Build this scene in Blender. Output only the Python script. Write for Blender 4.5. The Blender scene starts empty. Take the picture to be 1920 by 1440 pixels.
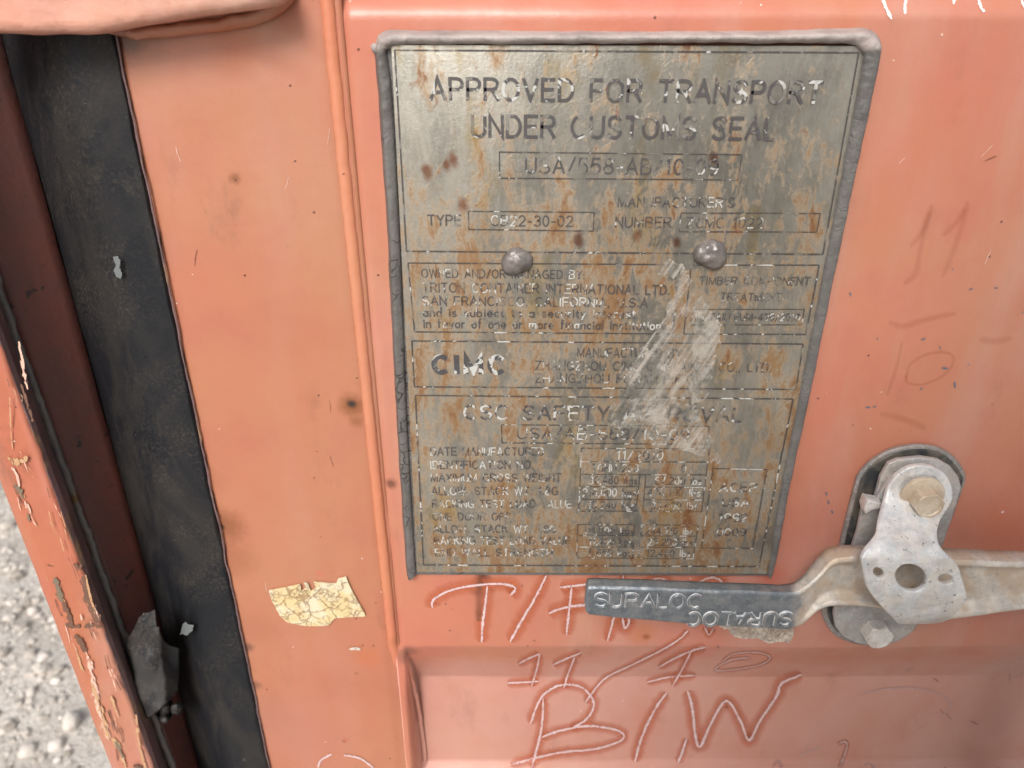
import bpy, bmesh, math, random
import numpy as np
from mathutils import Vector, Matrix, noise as mnoise
from mathutils.geometry import tessellate_polygon
random.seed(7); rng = np.random.default_rng(7)
R = math.radians
sc = bpy.context.scene
COL = sc.collection

# ------------------------------------------------------------------ camera
F = 1443.0; TH = math.atan(F/2930.0); D = 0.39; ZC = 1.25
cd = bpy.data.cameras.new('camera'); cam = bpy.data.objects.new('camera', cd); COL.objects.link(cam)
cam.location = (0, -D, ZC); cam.rotation_euler = (math.pi/2-TH, 0, 0)
cd.sensor_width = 36; cd.lens = F/1920*36; cd.clip_start = .01; cd.clip_end = 2000
cd.dof.use_dof = True; cd.dof.focus_distance = .42; cd.dof.aperture_fstop = 9.5
sc.camera = cam
# ------------------------------------------------------------------ light
SUN = Vector((-.17, -.72, .62)).normalized()
el = math.asin(SUN.z); az = math.atan2(SUN.x, SUN.y)
w = bpy.data.worlds.new('World'); sc.world = w; w.use_nodes = True
nt = w.node_tree; bg = nt.nodes['Background']
sky = nt.nodes.new('ShaderNodeTexSky'); sky.sky_type = 'NISHITA'; sky.sun_disc = False
sky.sun_elevation = el; sky.sun_rotation = az; sky.air_density = 1.0; sky.dust_density = 4.0; sky.ozone_density = 1
hs = nt.nodes.new('ShaderNodeHueSaturation'); hs.inputs['Saturation'].default_value = .28
nt.links.new(sky.outputs[0], hs.inputs['Color']); nt.links.new(hs.outputs[0], bg.inputs[0])
bg.inputs[1].default_value = .12
sl = bpy.data.lights.new('sun', 'SUN'); sl.energy = 2.2; sl.angle = R(22); sl.color = (1, .965, .92)
so = bpy.data.objects.new('sun', sl); COL.objects.link(so); so.location = (0, 0, 5)
so.rotation_euler = SUN.to_track_quat('Z', 'Y').to_euler()
sc.view_settings.view_transform = 'Standard'; sc.view_settings.look = 'None'
sc.view_settings.gamma = 1; sc.view_settings.use_curve_mapping = False
sc.view_settings.exposure = .45
sc.cycles.max_bounces = 8; sc.cycles.transparent_max_bounces = 24

# ------------------------------------------------------------------ helpers
ct, st = math.cos(TH), math.sin(TH)
def ray(px, py):
    a = (px-960)/F; b = (720-py)/F
    return Vector((a, ct+b*st, -st+b*ct))
def P(px, py, Y=0.0):                       # point on the vertical plane y=Y
    d = ray(px, py); t = (Y+D)/d.y
    return Vector((d.x*t, Y, ZC+d.z*t))
def G(px, py, Z=0.0):                       # point on the horizontal plane z=Z
    d = ray(px, py); t = (Z-ZC)/d.z
    return Vector((d.x*t, -D+d.y*t, Z))
def vline(a, b, Y):                         # x(z) of an upright edge seen at two places
    p, q = P(*a, Y), P(*b, Y)
    k = (q.x-p.x)/(q.z-p.z)
    return lambda z: p.x+k*(z-p.z)
def thing(name, label, cat, loc, group=None):
    o = bpy.data.objects.new(name, None); COL.objects.link(o); o.location = loc
    o.empty_display_size = .01; o['label'] = label; o['category'] = cat
    if group: o['group'] = group
    return o
def org(o):                                 # world origin of any of our objects
    return o['_o'] if '_o' in o else None
def link(name, me, mat, parent=None, smooth=True, label=None):
    o = bpy.data.objects.new(name, me); COL.objects.link(o)
    if mat: me.materials.append(mat)
    if smooth:
        me.polygons.foreach_set('use_smooth', [True]*len(me.polygons))
    if parent:
        o.parent = parent
        q, L = parent, Vector((0, 0, 0))
        while q: L += Vector(q.location); q = q.parent
        me.transform(Matrix.Translation(-L))      # meshes are made in world coordinates
    if label: o['label'] = label
    return o
def solo(o, label, cat, group=None):
    o['label'] = label; o['category'] = cat
    if group: o['group'] = group
    return o
def mesh(vs, fs):
    me = bpy.data.meshes.new('m'); me.from_pydata([tuple(v) for v in vs], [], fs); me.update(); return me
def gridmesh(A, closed_u=False):            # A: (n,m,3)
    n, m, _ = A.shape
    me = bpy.data.meshes.new('m')
    i = np.arange(n if closed_u else n-1); j = np.arange(m-1)
    I, J = np.meshgrid(i, j, indexing='ij'); I2 = (I+1) % n
    f = np.stack([I*m+J, I*m+J+1, I2*m+J+1, I2*m+J], -1).reshape(-1, 4)
    me.from_pydata(A.reshape(-1, 3).tolist(), [], f.tolist()); me.update(); return me
def sharp(o, ang=35):
    me = o.data
    bm = bmesh.new(); bm.from_mesh(me)
    for e in bm.edges:
        if len(e.link_faces) == 2 and e.calc_face_angle(0) > R(ang): e.smooth = False
    bm.to_mesh(me); bm.free()
def catmull(pts, n=8, closed=False):
    pts = [Vector(p) for p in pts]; out = []; N = len(pts)
    rngi = range(N) if closed else range(N-1)
    for i in rngi:
        if closed: a, b, c, d = pts[i-1], pts[i], pts[(i+1) % N], pts[(i+2) % N]
        else: a, b, c, d = pts[max(i-1, 0)], pts[i], pts[i+1], pts[min(i+2, N-1)]
        for k in range(n):
            t = k/n
            out.append(.5*((2*b)+(c-a)*t+(2*a-5*b+4*c-d)*t*t+(3*b-a-3*c+d)*t**3))
    if not closed: out.append(pts[-1])
    return out
def nz(v, s, sd=0.): return mnoise.noise(Vector((v[0]*s+sd, v[1]*s-sd, v[2]*s+sd*.5)))

def slab(name, outline, Yf, th, mat, parent, holes=(), bevel=.0006, cuts=0, label=None, rough=0.0, res=2, cutx=0):
    """a solid plate: outline (and holes) given where its front face is seen; Yf = depth of the front face"""
    if not callable(Yf): y0 = Yf; Yf = lambda px, py: y0
    cu = bpy.data.curves.new('c', 'CURVE'); cu.dimensions = '2D'; cu.fill_mode = 'BOTH'
    K = 1000.
    ym = Yf(*outline[0][:2])
    allp = [P(p[0], p[1], Yf(p[0], p[1])) for p in outline]
    for loop in [outline]+list(holes):
        sp = cu.splines.new('POLY'); sp.points.add(len(loop)-1); sp.use_cyclic_u = True
        for q, p in zip(sp.points, loop):
            w_ = P(p[0], p[1], Yf(p[0], p[1])); q.co = (w_.x*K, w_.z*K, 0, 1)
    cu.extrude = max(th*K/2-bevel*K, 0.01); cu.bevel_depth = bevel*K; cu.bevel_resolution = res; cu.offset = -bevel*K
    t = bpy.data.objects.new('t', cu); COL.objects.link(t)
    dg = bpy.context.evaluated_depsgraph_get(); dg.update()
    me = bpy.data.meshes.new_from_object(t.evaluated_get(dg)); bpy.data.objects.remove(t)
    bm = bmesh.new(); bm.from_mesh(me)
    bmesh.ops.remove_doubles(bm, verts=bm.verts, dist=.002)
    zs = [v.co.y for v in bm.verts]
    for k in range(1, cuts+1):
        zz = min(zs)+(max(zs)-min(zs))*k/(cuts+1)
        bmesh.ops.bisect_plane(bm, geom=bm.verts[:]+bm.edges[:]+bm.faces[:], plane_co=(0, zz, 0), plane_no=(0, 1, 0))
    xs_ = [v.co.x for v in bm.verts]
    for k in range(1, cutx+1):
        bmesh.ops.bisect_plane(bm, geom=bm.verts[:]+bm.edges[:]+bm.faces[:], plane_co=(min(xs_)+(max(xs_)-min(xs_))*k/(cutx+1), 0, 0), plane_no=(1, 0, 0))
    # invert world (x,z) to find depth of the front at this spot
    for v in bm.verts:
        X, Z = v.co.x/K, v.co.y/K
        Y = Yf(*outline[0][:2])
        for _ in range(4):
            c = Vector((X, Y, Z))-Vector((0, -D, ZC))
            f_ = c.y*ct-c.z*st; u_ = c.y*st+c.z*ct
            Y = Yf(960+F*c.x/f_, 720-F*u_/f_)
        d = th/2-v.co.z/K
        r_ = nz((X, Y, Z), 60)*rough if rough else 0
        v.co = Vector((X, Y+d+r_, Z))
    bmesh.ops.recalc_face_normals(bm, faces=bm.faces)
    me2 = bpy.data.meshes.new('m'); bm.to_mesh(me2); bm.free()
    o = link(name, me2, mat, parent, True, label); sharp(o, 30); return o

# ------------------------------------------------------------------ node shorthand
class N:
    def __init__(s, name):
        s.m = bpy.data.materials.new(name); s.m.use_nodes = True; s.t = s.m.node_tree
        s.b = s.t.nodes['Principled BSDF']; s.pos = s.new('ShaderNodeNewGeometry').outputs['Position']
    def new(s, k): return s.t.nodes.new(k)
    def put(s, sock, v):
        if isinstance(v, bpy.types.NodeSocket): s.t.links.new(v, sock)
        elif v is not None:
            if hasattr(sock.default_value, '__len__') and not hasattr(v, '__len__'): v = (v,)*len(sock.default_value)
            if hasattr(v, '__len__') and len(v) == 3 and len(sock.default_value) == 4: v = (*v, 1)
            sock.default_value = v
    def math(s, op, a, b=None, c=None, clamp=False):
        n = s.new('ShaderNodeMath'); n.operation = op; n.use_clamp = clamp
        for i, v in enumerate((a, b, c)):
            if v is not None: s.put(n.inputs[i], v)
        return n.outputs[0]
    def vm(s, op, a, b):
        n = s.new('ShaderNodeVectorMath'); n.operation = op; s.put(n.inputs[0], a); s.put(n.inputs[1], b); return n
    def scale(s, v): return s.vm('MULTIPLY', s.pos, v).outputs[0]
    def noise(s, sc_, det=4, rough=.55, vec=None, dist=0, col=False):
        n = s.new('ShaderNodeTexNoise'); s.put(n.inputs['Vector'], vec if vec is not None else s.pos)
        n.inputs['Scale'].default_value = sc_; n.inputs['Detail'].default_value = det
        n.inputs['Roughness'].default_value = rough; n.inputs['Distortion'].default_value = dist
        return n.outputs['Color' if col else 'Fac']
    def voro(s, sc_, feat='F1', vec=None, out='Distance'):
        n = s.new('ShaderNodeTexVoronoi'); n.feature = feat; n.inputs['Scale'].default_value = sc_
        s.put(n.inputs['Vector'], vec if vec is not None else s.pos); return n.outputs[out]
    def ramp(s, v, a, b, lo=0., hi=1.):
        n = s.new('ShaderNodeMapRange'); n.interpolation_type = 'SMOOTHSTEP'; s.put(n.inputs[0], v)
        n.inputs[1].default_value = a; n.inputs[2].default_value = b; n.inputs[3].default_value = lo; n.inputs[4].default_value = hi
        return n.outputs[0]
    def mix(s, f, a, b):
        n = s.new('ShaderNodeMix'); n.data_type = 'RGBA'; s.put(n.inputs[0], f); s.put(n.inputs[6], a); s.put(n.inputs[7], b); return n.outputs[2]
    def mul(s, a, b): return s.math('MULTIPLY', a, b)
    def bump(s, h, dist, strength=1.0, nrm=None):
        n = s.new('ShaderNodeBump'); s.put(n.inputs['Height'], h); n.inputs['Distance'].default_value = dist
        n.inputs['Strength'].default_value = strength
        if nrm is not None: s.put(n.inputs['Normal'], nrm)
        return n.outputs[0]
    def spot(s, c, r, wob=.5, sq=(1, 1, 1)):
        v = s.vm('SUBTRACT', s.pos, tuple(c)).outputs[0]
        v = s.vm('MULTIPLY', v, sq).outputs[0]
        l = s.new('ShaderNodeVectorMath'); l.operation = 'LENGTH'; s.put(l.inputs[0], v)
        d = s.math('ADD', l.outputs['Value'], s.mul(s.math('SUBTRACT', s.noise(260, 3), .5), r*wob))
        return s.ramp(d, r*.15, r, 1, 0)
    def out(s, **kw):
        for k, v in kw.items():
            if k == 'normal': s.put(s.b.inputs['Normal'], v)
            else: s.put(s.b.inputs[k.replace('_', ' ')], v)
        return s.m
    def alpha(s, a): s.put(s.b.inputs['Alpha'], a)

RUST = (.19, .065, .02)
def paint(name, base, spots=(), dirt=.25, rough=.42, dust=.2, coat=.12, peel=.00006, ledge=None):
    s = N(name)
    big = s.noise(5, 5, .6); mid = s.noise(28, 5, .6); fine = s.noise(420, 3)
    c = s.mix(s.ramp(big, .35, .7), base, tuple(v*k for v, k in zip(base, (.97, 1.2, 1.08))))
    c = s.mix(s.mul(s.ramp(mid, .45, .75), .5), c, tuple(v*k for v, k in zip(base, (.93, .84, .95))))
    # pale dust film, streaked downwards
    stk = s.noise(14, 5, .6, s.scale((1, 1, .22)))
    c = s.mix(s.mul(s.ramp(stk, .42, .75), dust), c, (.50, .40, .36))
    if ledge:                                # dust that settled in the hollow of the corrugation
        q = s.new('ShaderNodeSeparateXYZ'); s.put(q.inputs[0], s.pos)
        dm = s.mul(s.ramp(q.outputs[1], .004, .018), s.ramp(s.noise(18, 5, .6), .25, .6, .45, .85))
        c = s.mix(s.mul(dm, .72), c, (.52, .30, .25))
    wash = s.noise(9, 6, .68, s.scale((1, 1, .6)), .8)
    c = s.mix(s.mul(s.ramp(wash, .5, .72), .32), c, (.33, .125, .06))
    grime = s.noise(30, 6, .7, s.scale((1, 1, .5)))
    c = s.mix(s.mul(s.ramp(grime, .56, .8), dirt), c, (.16, .075, .045))
    # pin-head specks, pale and dark
    vd = s.voro(95); vc = s.voro(95, out='Color')
    sep = s.new('ShaderNodeSeparateColor'); s.put(sep.inputs[0], vc)
    sp = s.mul(s.ramp(vd, .035, .07, 1, 0), s.ramp(sep.outputs[0], .80, .82))
    c = s.mix(s.mul(sp, .75), c, (.75, .55, .48))
    sp2 = s.mul(s.ramp(vd, .04, .08, 1, 0), s.ramp(sep.outputs[1], .84, .86))
    c = s.mix(s.mul(sp2, .8), c, (.10, .035, .025))
    rg = s.ramp(mid, .3, .8, rough-.05, rough+.12)
    for (cc, r, k, col) in spots:
        m = s.mul(s.spot(cc, r), k)
        c = s.mix(m, c, col)
    h = s.noise(260, 2)
    n1 = s.bump(h, peel*2.5)
    n1 = s.bump(s.noise(22, 3, .5), .0011, 1, n1)
    n1 = s.bump(sp2, .0003, 1, n1); n1 = s.bump(sp, .0002, 1, n1)
    return s.out(Base_Color=c, Roughness=rg, normal=n1, Coat_Weight=coat, Coat_Roughness=.22, Specular_IOR_Level=.5)

OR = (.405, .143, .083)
def sp(px, py, r, k, col=RUST, Y=0): return (P(px, py, Y), r, k, col)
BLK = (.03, .018, .013)
M = {}
M['stile'] = paint('orange_paint_on_edge', OR, [sp(440, 335, .0045, .75), sp(441, 338, .0012, 1, BLK), sp(660, 760, .011, .85), sp(660, 757, .0040, 1, BLK), sp(668, 790, .006, .6),
    sp(422, 988, .018, .85, (.22, .075, .03)), sp(412, 990, .004, .9, BLK), sp(440, 1050, .022, .35), sp(465, 1215, .006, .6, BLK), sp(480, 1285, .006, .5, BLK), sp(240, 75, .012, .8, (.08, .035, .02)),
    sp(285, 80, .012, .5), sp(430, 70, .02, .4, (.42, .10, .03)), sp(540, 30, .012, .5, (.35, .08, .03)),
    sp(668, 1262, .002, .6), sp(648, 1387, .004, .4, (.4, .07, .04)), sp(600, 1075, .004, .4, (.5, .10, .08)), sp(690, 1230, .014, .5, (.45, .13, .05)), sp(645, 1390, .0018, .7, (.10, .03, .02)), sp(250, 240, .02, .4, (.40, .17, .12)), sp(300, 470, .016, .35, (.36, .15, .10)), sp(495, 1330, .03, .55, (.36, .14, .09)), sp(475, 1180, .022, .5, (.34, .12, .07)), sp(400, 900, .014, .45, (.34, .12, .07)), sp(560, 1380, .05, .35, (.38, .16, .12)), sp(620, 110, .03, .3, (.42, .17, .11)), sp(350, 120, .03, .35, (.42, .18, .13))], dirt=.5, dust=.12)
M['panel'] = paint('orange_paint_on_panel', (.46, .153, .098), [sp(905, 1083, .0075, .9, (.07, .025, .015)), sp(905, 1100, .013, .5, (.14, .04, .02)), sp(733, 907, .0055, .85, (.12, .04, .02)), sp(1212, 1195, .004, .9, (.10, .035, .01)), sp(1205, 1190, .016, .5, (.42, .12, .03)),
    sp(1347, 1215, .0015, 1, (.02, .015, .015)), sp(1445, 1080, .014, .5, (.42, .08, .04)), sp(763, 1230, .012, .55, (.10, .05, .035)), sp(1880, 960, .0012, .9, (.7, .6, .6))], dirt=.35, dust=.30, ledge=True)
M['seam'] = paint('orange_paint_on_weld', (.52, .17, .095), [sp(745, 1200, .008, .6, (.35, .12, .05)), sp(737, 1196, .0016, 1, BLK)], dirt=.35, dust=.15)
M['hinge'] = paint('faded_orange_paint', (.55, .25, .19), [sp(52, 24, .006, .8, (.42, .12, .04)), sp(350, 30, .035, .75, (.42, .12, .05)), sp(450, 12, .03, .75, (.34, .10, .05)), sp(200, 58, .02, .5, (.25, .10, .06)), sp(90, 62, .02, .45, (.25, .10, .06)), sp(20, 60, .014, .45, (.25, .10, .06))], dirt=.55, dust=.5, peel=.00015)  # brown spots along the lower edge put the downward bevel's shade into the colour
M['post'] = paint('scuffed_orange_paint', (.42, .122, .070), (), dirt=.7, dust=.35)
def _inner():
    s = N('brown_primer_with_shade'); a = s.noise(25, 5, .6)
    c = s.mix(s.ramp(a, .3, .7), (.15, .045, .033), (.105, .045, .038))  # dirty primer, darkened further so the recess's shade is in the colour
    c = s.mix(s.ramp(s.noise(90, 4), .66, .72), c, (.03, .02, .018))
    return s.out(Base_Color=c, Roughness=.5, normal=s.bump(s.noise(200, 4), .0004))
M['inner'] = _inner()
def _edge():
    s = N('dirty_purple_brown_paint'); a = s.noise(40, 5, .6)
    c = s.mix(s.ramp(a, .3, .7), (.17, .10, .10), (.10, .065, .065))
    c = s.mix(s.mul(s.ramp(s.noise(120, 4, .6, s.scale((1, 1, .3))), .56, .66), .8), c, (.25, .16, .09))
    return s.out(Base_Color=c, Roughness=.42, normal=s.bump(s.noise(150, 4), .0005))
M['edge'] = _edge()
def _bead():
    s = N('grey_brown_weld'); a = s.noise(50, 5, .6)
    c = s.mix(s.ramp(a, .3, .7), (.14, .12, .11), (.09, .085, .085))
    c = s.mix(s.ramp(s.noise(35, 4, .6), .58, .66), c, (.12, .065, .02))
    return s.out(Base_Color=c, Roughness=.35, normal=s.bump(s.noise(200, 4), .0006))
M['bead'] = _bead()
def _rub(name, a_, b_, dusty):
    s = N(name)
    a = s.noise(22, 5, .65, s.scale((1, 1, .5)), 1.2)
    c = s.mix(s.ramp(a, .40, .64), a_, b_)
    f = s.noise(500, 4, .7)
    c = s.mix(s.mul(s.mul(s.ramp(f, .45, .75), s.ramp(s.noise(30, 3), .35, .65)), dusty), c, (.13, .10, .075))
    vd = s.noise(70, 2, .5, s.scale((1, 1, 2.5)), 2.5)
    c = s.mix(s.mul(s.ramp(s.noise(300, 2, .5, s.scale((1, 1, 2.2)), 2), .74, .77), .5), c, (.22, .18, .15))
    return s.out(Base_Color=c, Roughness=s.ramp(a, .3, .7, .48, .66), Specular_IOR_Level=.25, normal=s.bump(f, .0002, 1, s.bump(s.noise(35, 3), .001)))
M['rubber'] = _rub('black_weathered_rubber', (.009, .010, .013), (.022, .020, .019), .3)
M['flap'] = _rub('dusty_torn_rubber', (.020, .021, .024), (.045, .043, .042), .9)
def _seal():
    s = N('grey_mastic'); a = s.noise(60, 5, .6)
    c = s.mix(s.ramp(a, .3, .7), (.135, .125, .118), (.10, .093, .088))
    # pinkish paint at the top, with its lit brightness put into the colour
    sepn = s.new('ShaderNodeSeparateXYZ'); s.put(sepn.inputs[0], s.pos)
    top = s.ramp(sepn.outputs[2], P(1000, 100).z, P(1000, 84).z)
    c = s.mix(s.mul(top, s.ramp(s.noise(70, 4, .6), .32, .6, .55, 1)), c, (.37, .32, .30))
    vec = s.vm('ADD', s.scale((.8, 1, 1.3)), s.vm('MULTIPLY', s.noise(60, 4, col=True), (.012, .012, .012)).outputs[0]).outputs[0]
    ck = s.voro(105, 'DISTANCE_TO_EDGE', vec)
    side = s.math('SUBTRACT', 1, top)
    crack = s.mul(s.mul(s.mul(s.ramp(ck, .01, .045, 1, 0), side), s.ramp(s.noise(40, 2), .45, .6)), s.ramp(sepn.outputs[0], -.06, .05, .85, .15))
    c = s.mix(s.mul(crack, .7), c, (.035, .03, .027))
    n = s.bump(crack, -.0012, 1, s.bump(s.noise(230, 5, .6), .0008, 1, s.bump(s.noise(80, 3), .0012)))
    return s.out(Base_Color=c, Roughness=.55, normal=n)
M['seal'] = _seal()

# ------------------------------------------------------------------ plate material (shared colour network)
def plate_cols(s):
    base = s.mix(s.ramp(s.noise(45, 5, .65, s.scale((1, 1, .45))), .38, .66), (.38, .355, .305), (.25, .238, .205))
    fine = s.noise(700, 3, .7, s.scale((1, 1, .35)))
    base = s.mix(s.mul(s.ramp(fine, .35, .75), .35), base, (.50, .48, .43))
    st_ = s.scale((1, 1, .42))
    wob = s.vm('ADD', st_, s.vm('MULTIPLY', s.noise(90, 3, col=True), (.008, .008, .006)).outputs[0]).outputs[0]
    r1 = s.noise(46, 6, .68, wob, .6); r2 = s.noise(120, 6, .7, wob, .5)
    sepn = s.new('ShaderNodeSeparateXYZ'); s.put(sepn.inputs[0], s.pos)
    hi = s.ramp(sepn.outputs[2], P(1000, 470).z-.02, P(1000, 100).z, -.012, .05)     # less rusted towards the top
    f = s.math('SUBTRACT', s.math('ADD', s.math('ADD', s.mul(r1, .42), s.mul(r2, .36)), s.mul(s.noise(300, 4, .7, st_), .22)), hi)
    m1 = s.ramp(f, .455, .545)
    c = s.mix(s.mul(m1, .66), base, (.29, .19, .10))
    m2 = s.ramp(f, .515, .58)
    c = s.mix(s.mul(m2, .8), c, (.235, .125, .052))
    m3 = s.ramp(s.math('ADD', s.mul(r1, .3), s.mul(r2, .7)), .575, .65)
    c = s.mix(s.mul(m3, .75), c, (.16, .06, .025))
    y = s.ramp(s.noise(38, 4, .6, s.vm('ADD', wob, (3., 1, 2)).outputs[0]), .56, .7)
    c = s.mix(s.mul(y, .5), c, (.27, .19, .06))
    for (px, py, r) in ((850, 300, .0042), (838, 312, .003), (868, 385, .004), (1337, 298, .0035), (1085, 450, .004), (1195, 440, .0035), (1270, 455, .003), (800, 322, .004)):
        c = s.mix(s.mul(s.spot(P(px, py, -.005), r, 1.0, (1, 1, .7)), .85), c, (.17, .07, .035))
    return c, s.math('MAXIMUM', s.mul(m1, .8), m2), f
def _plate():
    s = N('rusted_steel_plate'); c, m, f = plate_cols(s)
    n = s.bump(s.noise(600, 3, .7), .00012, 1, s.bump(m, .00007, 1, s.bump(s.noise(12, 2), .0006)))
    return s.out(Base_Color=c, Metallic=s.ramp(m, 0, 1, .78, .3), Roughness=s.ramp(m, 0, 1, .36, .5), normal=n)
M['plate'] = _plate()
def _ink(name, dark, thr):
    s = N(name); c, m, f = plate_cols(s)
    sepn = s.new('ShaderNodeSeparateXYZ'); s.put(sepn.inputs[0], s.pos)
    a = s.noise(120, 3, .6, dist=1.0)
    a = s.math('ADD', a, s.ramp(sepn.outputs[2], P(1000, 1000).z, P(1000, 200).z, .045, -.04))
    white = s.ramp(a, thr, thr+.025)
    worn = s.ramp(s.noise(110, 3, .6, s.vm('ADD', s.pos, (5., 5, 5)).outputs[0], 1.), .535, .60)
    k = s.mix(s.mul(s.noise(200, 3), .5), dark, (.10, .095, .10))
    ink = s.mix(white, k, (.50, .50, .475))
    rusty = s.ramp(f, .56, .62)
    ink = s.mix(s.mul(rusty, .65), ink, (.13, .06, .03))
    out = s.mix(s.math('ADD', s.mul(worn, .42), .08), ink, c)
    return s.out(Base_Color=out, Roughness=.45, Metallic=.15, normal=s.bump(a, .0003))
M['ink'] = _ink('worn_black_and_white_inlay', (.045, .042, .045), .555)
M['line'] = _ink('worn_border_inlay', (.03, .026, .024), .60)
M['logo'] = _ink('worn_logo_inlay', (.03, .035, .045), .50)
def _rivet():
    s = N('dull_grey_rivet'); a = s.noise(120, 4)
    c = s.mix(s.ramp(a, .3, .7), (.13, .115, .108), (.21, .185, .172))
    return s.out(Base_Color=c, Metallic=.35, Roughness=.38, normal=s.bump(s.noise(220, 4), .0008))
M['rivet'] = _rivet()
def _galv(name, a_, b_, tan, rough=.42, dirt=.5):
    s = N(name)
    v = s.noise(130, 5, .7); g = s.noise(420, 4, .7)
    c = s.mix(s.ramp(v, .35, .65), a_, b_)
    c = s.mix(s.mul(s.ramp(g, .52, .7), .55), c, (.62, .61, .59))
    c = s.mix(s.mul(s.ramp(s.noise(60, 4, .6), .42, .62), tan), c, (.46, .34, .235))
    c = s.mix(s.mul(s.ramp(s.noise(330, 4, .65), .60, .70), dirt), c, (.10, .10, .11))
    pit = s.voro(700)
    n = s.bump(g, .0003, 1, s.bump(s.noise(150, 4), .0007))
    return s.out(Base_Color=c, Metallic=.25, Roughness=s.ramp(v, .3, .7, rough-.08, rough+.14), normal=n)
M['galv'] = _galv('galvanised_steel', (.55, .57, .59), (.74, .73, .71), .3, .42, .85)
M['galv_dusty'] = _galv('dusty_galvanised_steel', (.46, .44, .42), (.62, .55, .48), .8, .5, .25)
M['galv_grey'] = _galv('grey_galvanised_bracket', (.32, .32, .32), (.43, .42, .41), .25, .48, .35)
M['grip'] = _galv('blue_grey_cast_zinc', (.20, .24, .28), (.33, .36, .39), .12, .36, .5)
M['bolt'] = _galv('tan_zinc_bolt', (.55, .47, .36), (.62, .53, .42), .6, .42, .3)
M['bolt2'] = _galv('pale_zinc_bolt', (.58, .56, .54), (.70, .67, .64), .3, .45, .4)
def _handle():
    s = N('cast_zinc_handle')
    v = s.noise(130, 5, .7); g = s.noise(420, 4, .7)
    c1 = s.mix(s.ramp(v, .35, .65), (.15, .175, .20), (.25, .265, .275))
    c1 = s.mix(s.mul(s.ramp(g, .55, .7), .4), c1, (.42, .44, .45))
    c2 = s.mix(s.ramp(v, .35, .65), (.50, .46, .42), (.66, .60, .53))
    c2 = s.mix(s.mul(s.ramp(s.noise(60, 4, .6), .42, .62), .8), c2, (.52, .40, .29))
    c2 = s.mix(s.mul(s.ramp(s.noise(330, 4, .65), .58, .70), .35), c2, (.14, .15, .17))
    sp_ = s.new('ShaderNodeSeparateXYZ'); s.put(sp_.inputs[0], s.pos)
    k = s.ramp(s.math('ADD', sp_.outputs[0], s.mul(s.math('SUBTRACT', s.noise(70, 4, .7), .5), .035)), P(1478, 1140, -.04).x, P(1530, 1140, -.04).x)
    return s.out(Base_Color=s.mix(k, c1, c2), Metallic=s.ramp(k, 0, 1, .55, .3), Roughness=s.ramp(k, 0, 1, .36, .52), normal=s.bump(g, .00025, 1, s.bump(s.noise(150, 4), .0005)))
M['handle'] = _handle(); M['letter'] = _galv('dark_letter_face', (.13, .15, .17), (.20, .22, .24), .1, .4, .3)
def _dark():
    s = N('dark_stained_steel'); v = s.noise(60, 5, .65, dist=1)
    c = s.mix(s.ramp(v, .42, .6), (.045, .048, .052), (.13, .115, .095))
    return s.out(Base_Color=c, Metallic=.3, Roughness=.4, normal=s.bump(v, .0006))
M['dark'] = _dark()
M['rim'] = _galv('grey_rim', (.20, .19, .185), (.29, .27, .26), .15, .45, .3)

def strip_mat(name, col, thr0, thr1, sc_=900, rough=.7, sq=(1, 1, 1), edge=.15, strength=1.0, soft=False, col2=None):
    """material of thin marks; UV v runs across the mark, u along it"""
    s = N(name)
    uv = s.new('ShaderNodeUVMap').outputs[0]
    sx = s.new('ShaderNodeSeparateXYZ'); s.put(sx.inputs[0], uv)
    v = s.math('ABSOLUTE', s.math('SUBTRACT', s.mul(sx.outputs[1], 2), 1))
    e = s.ramp(v, edge, 1., 1, 0)
    n = s.noise(sc_, 3, .6, s.scale(sq))
    if soft:
        a = s.mul(e, s.ramp(s.noise(45, 4), .2, .6, .65, 1))
    else:
        a = s.ramp(s.math('ADD', n, s.mul(s.math('SUBTRACT', e, .5), .35)), thr0, thr1)
    s.alpha(s.mul(a, strength))
    c = s.mix(s.noise(120, 3), col, col2 or col)
    return s.out(Base_Color=c, Roughness=rough)
M['chalk'] = strip_mat('pink_white_chalk', (.50, .35, .35), .46, .62, 900, .85, col2=(.66, .53, .54))
M['chalk_faint'] = strip_mat('grey_faint_chalk', (.47, .33, .31), .46, .62, 1100, .85)
M['chalk_white'] = strip_mat('white_chalk', (.85, .78, .76), .36, .52, 1200, .85)
M['halo'] = strip_mat('clean_red_orange_paint', (.53, .135, .06), 0, 1, edge=.25, soft=True, strength=.5, rough=.34)
M['ghost'] = strip_mat('rubbed_darker_orange', (.42, .10, .055), 0, 1, edge=.0, soft=True, strength=.16, rough=.35)
M['drip'] = strip_mat('dark_dirt_streak', (.10, .055, .035), 0, 1, edge=.0, soft=True, strength=.35, rough=.5)

# ------------------------------------------------------------------ surfaces of the door
def sm(a, b, x):
    t = np.clip((x-a)/(b-a), 0, 1); return t*t*(3-2*t)
DR = .024
zA, zB = P(1000, 1212, 0).z, P(1000, 1268, DR).z
zC, zD = P(1000, 1424, DR).z, P(1000, 1424, DR).z-.030
zT = P(1000, 38, 0).z
xs0 = vline((758, 1215), (772, 1440), 0); xs1 = vline((772, 1215), (797, 1440), DR)
def lin(a, b, x, r=.12):                    # straight ramp with rounded ends
    t = (x-a)/(b-a)
    lo = np.clip(t, 0, 1)
    return lo*(1-r) + r*lo*lo*(3-2*lo)
def panelY(x, z):
    x = np.asarray(x, float); z = np.asarray(z, float)
    d = lin(zA, zB, z)*(1-lin(zC, zD, z))
    xa, xb = xs0(z), xs1(z)
    side = sm(xa, xb, x)
    up = sm(zT, zT+.030, z)*.022
    return DR*d*side+up*sm(xs0(zT)-.03, xs0(zT)-.015, x)
seamx = vline((640, 60), (745, 1200), 0)
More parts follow.
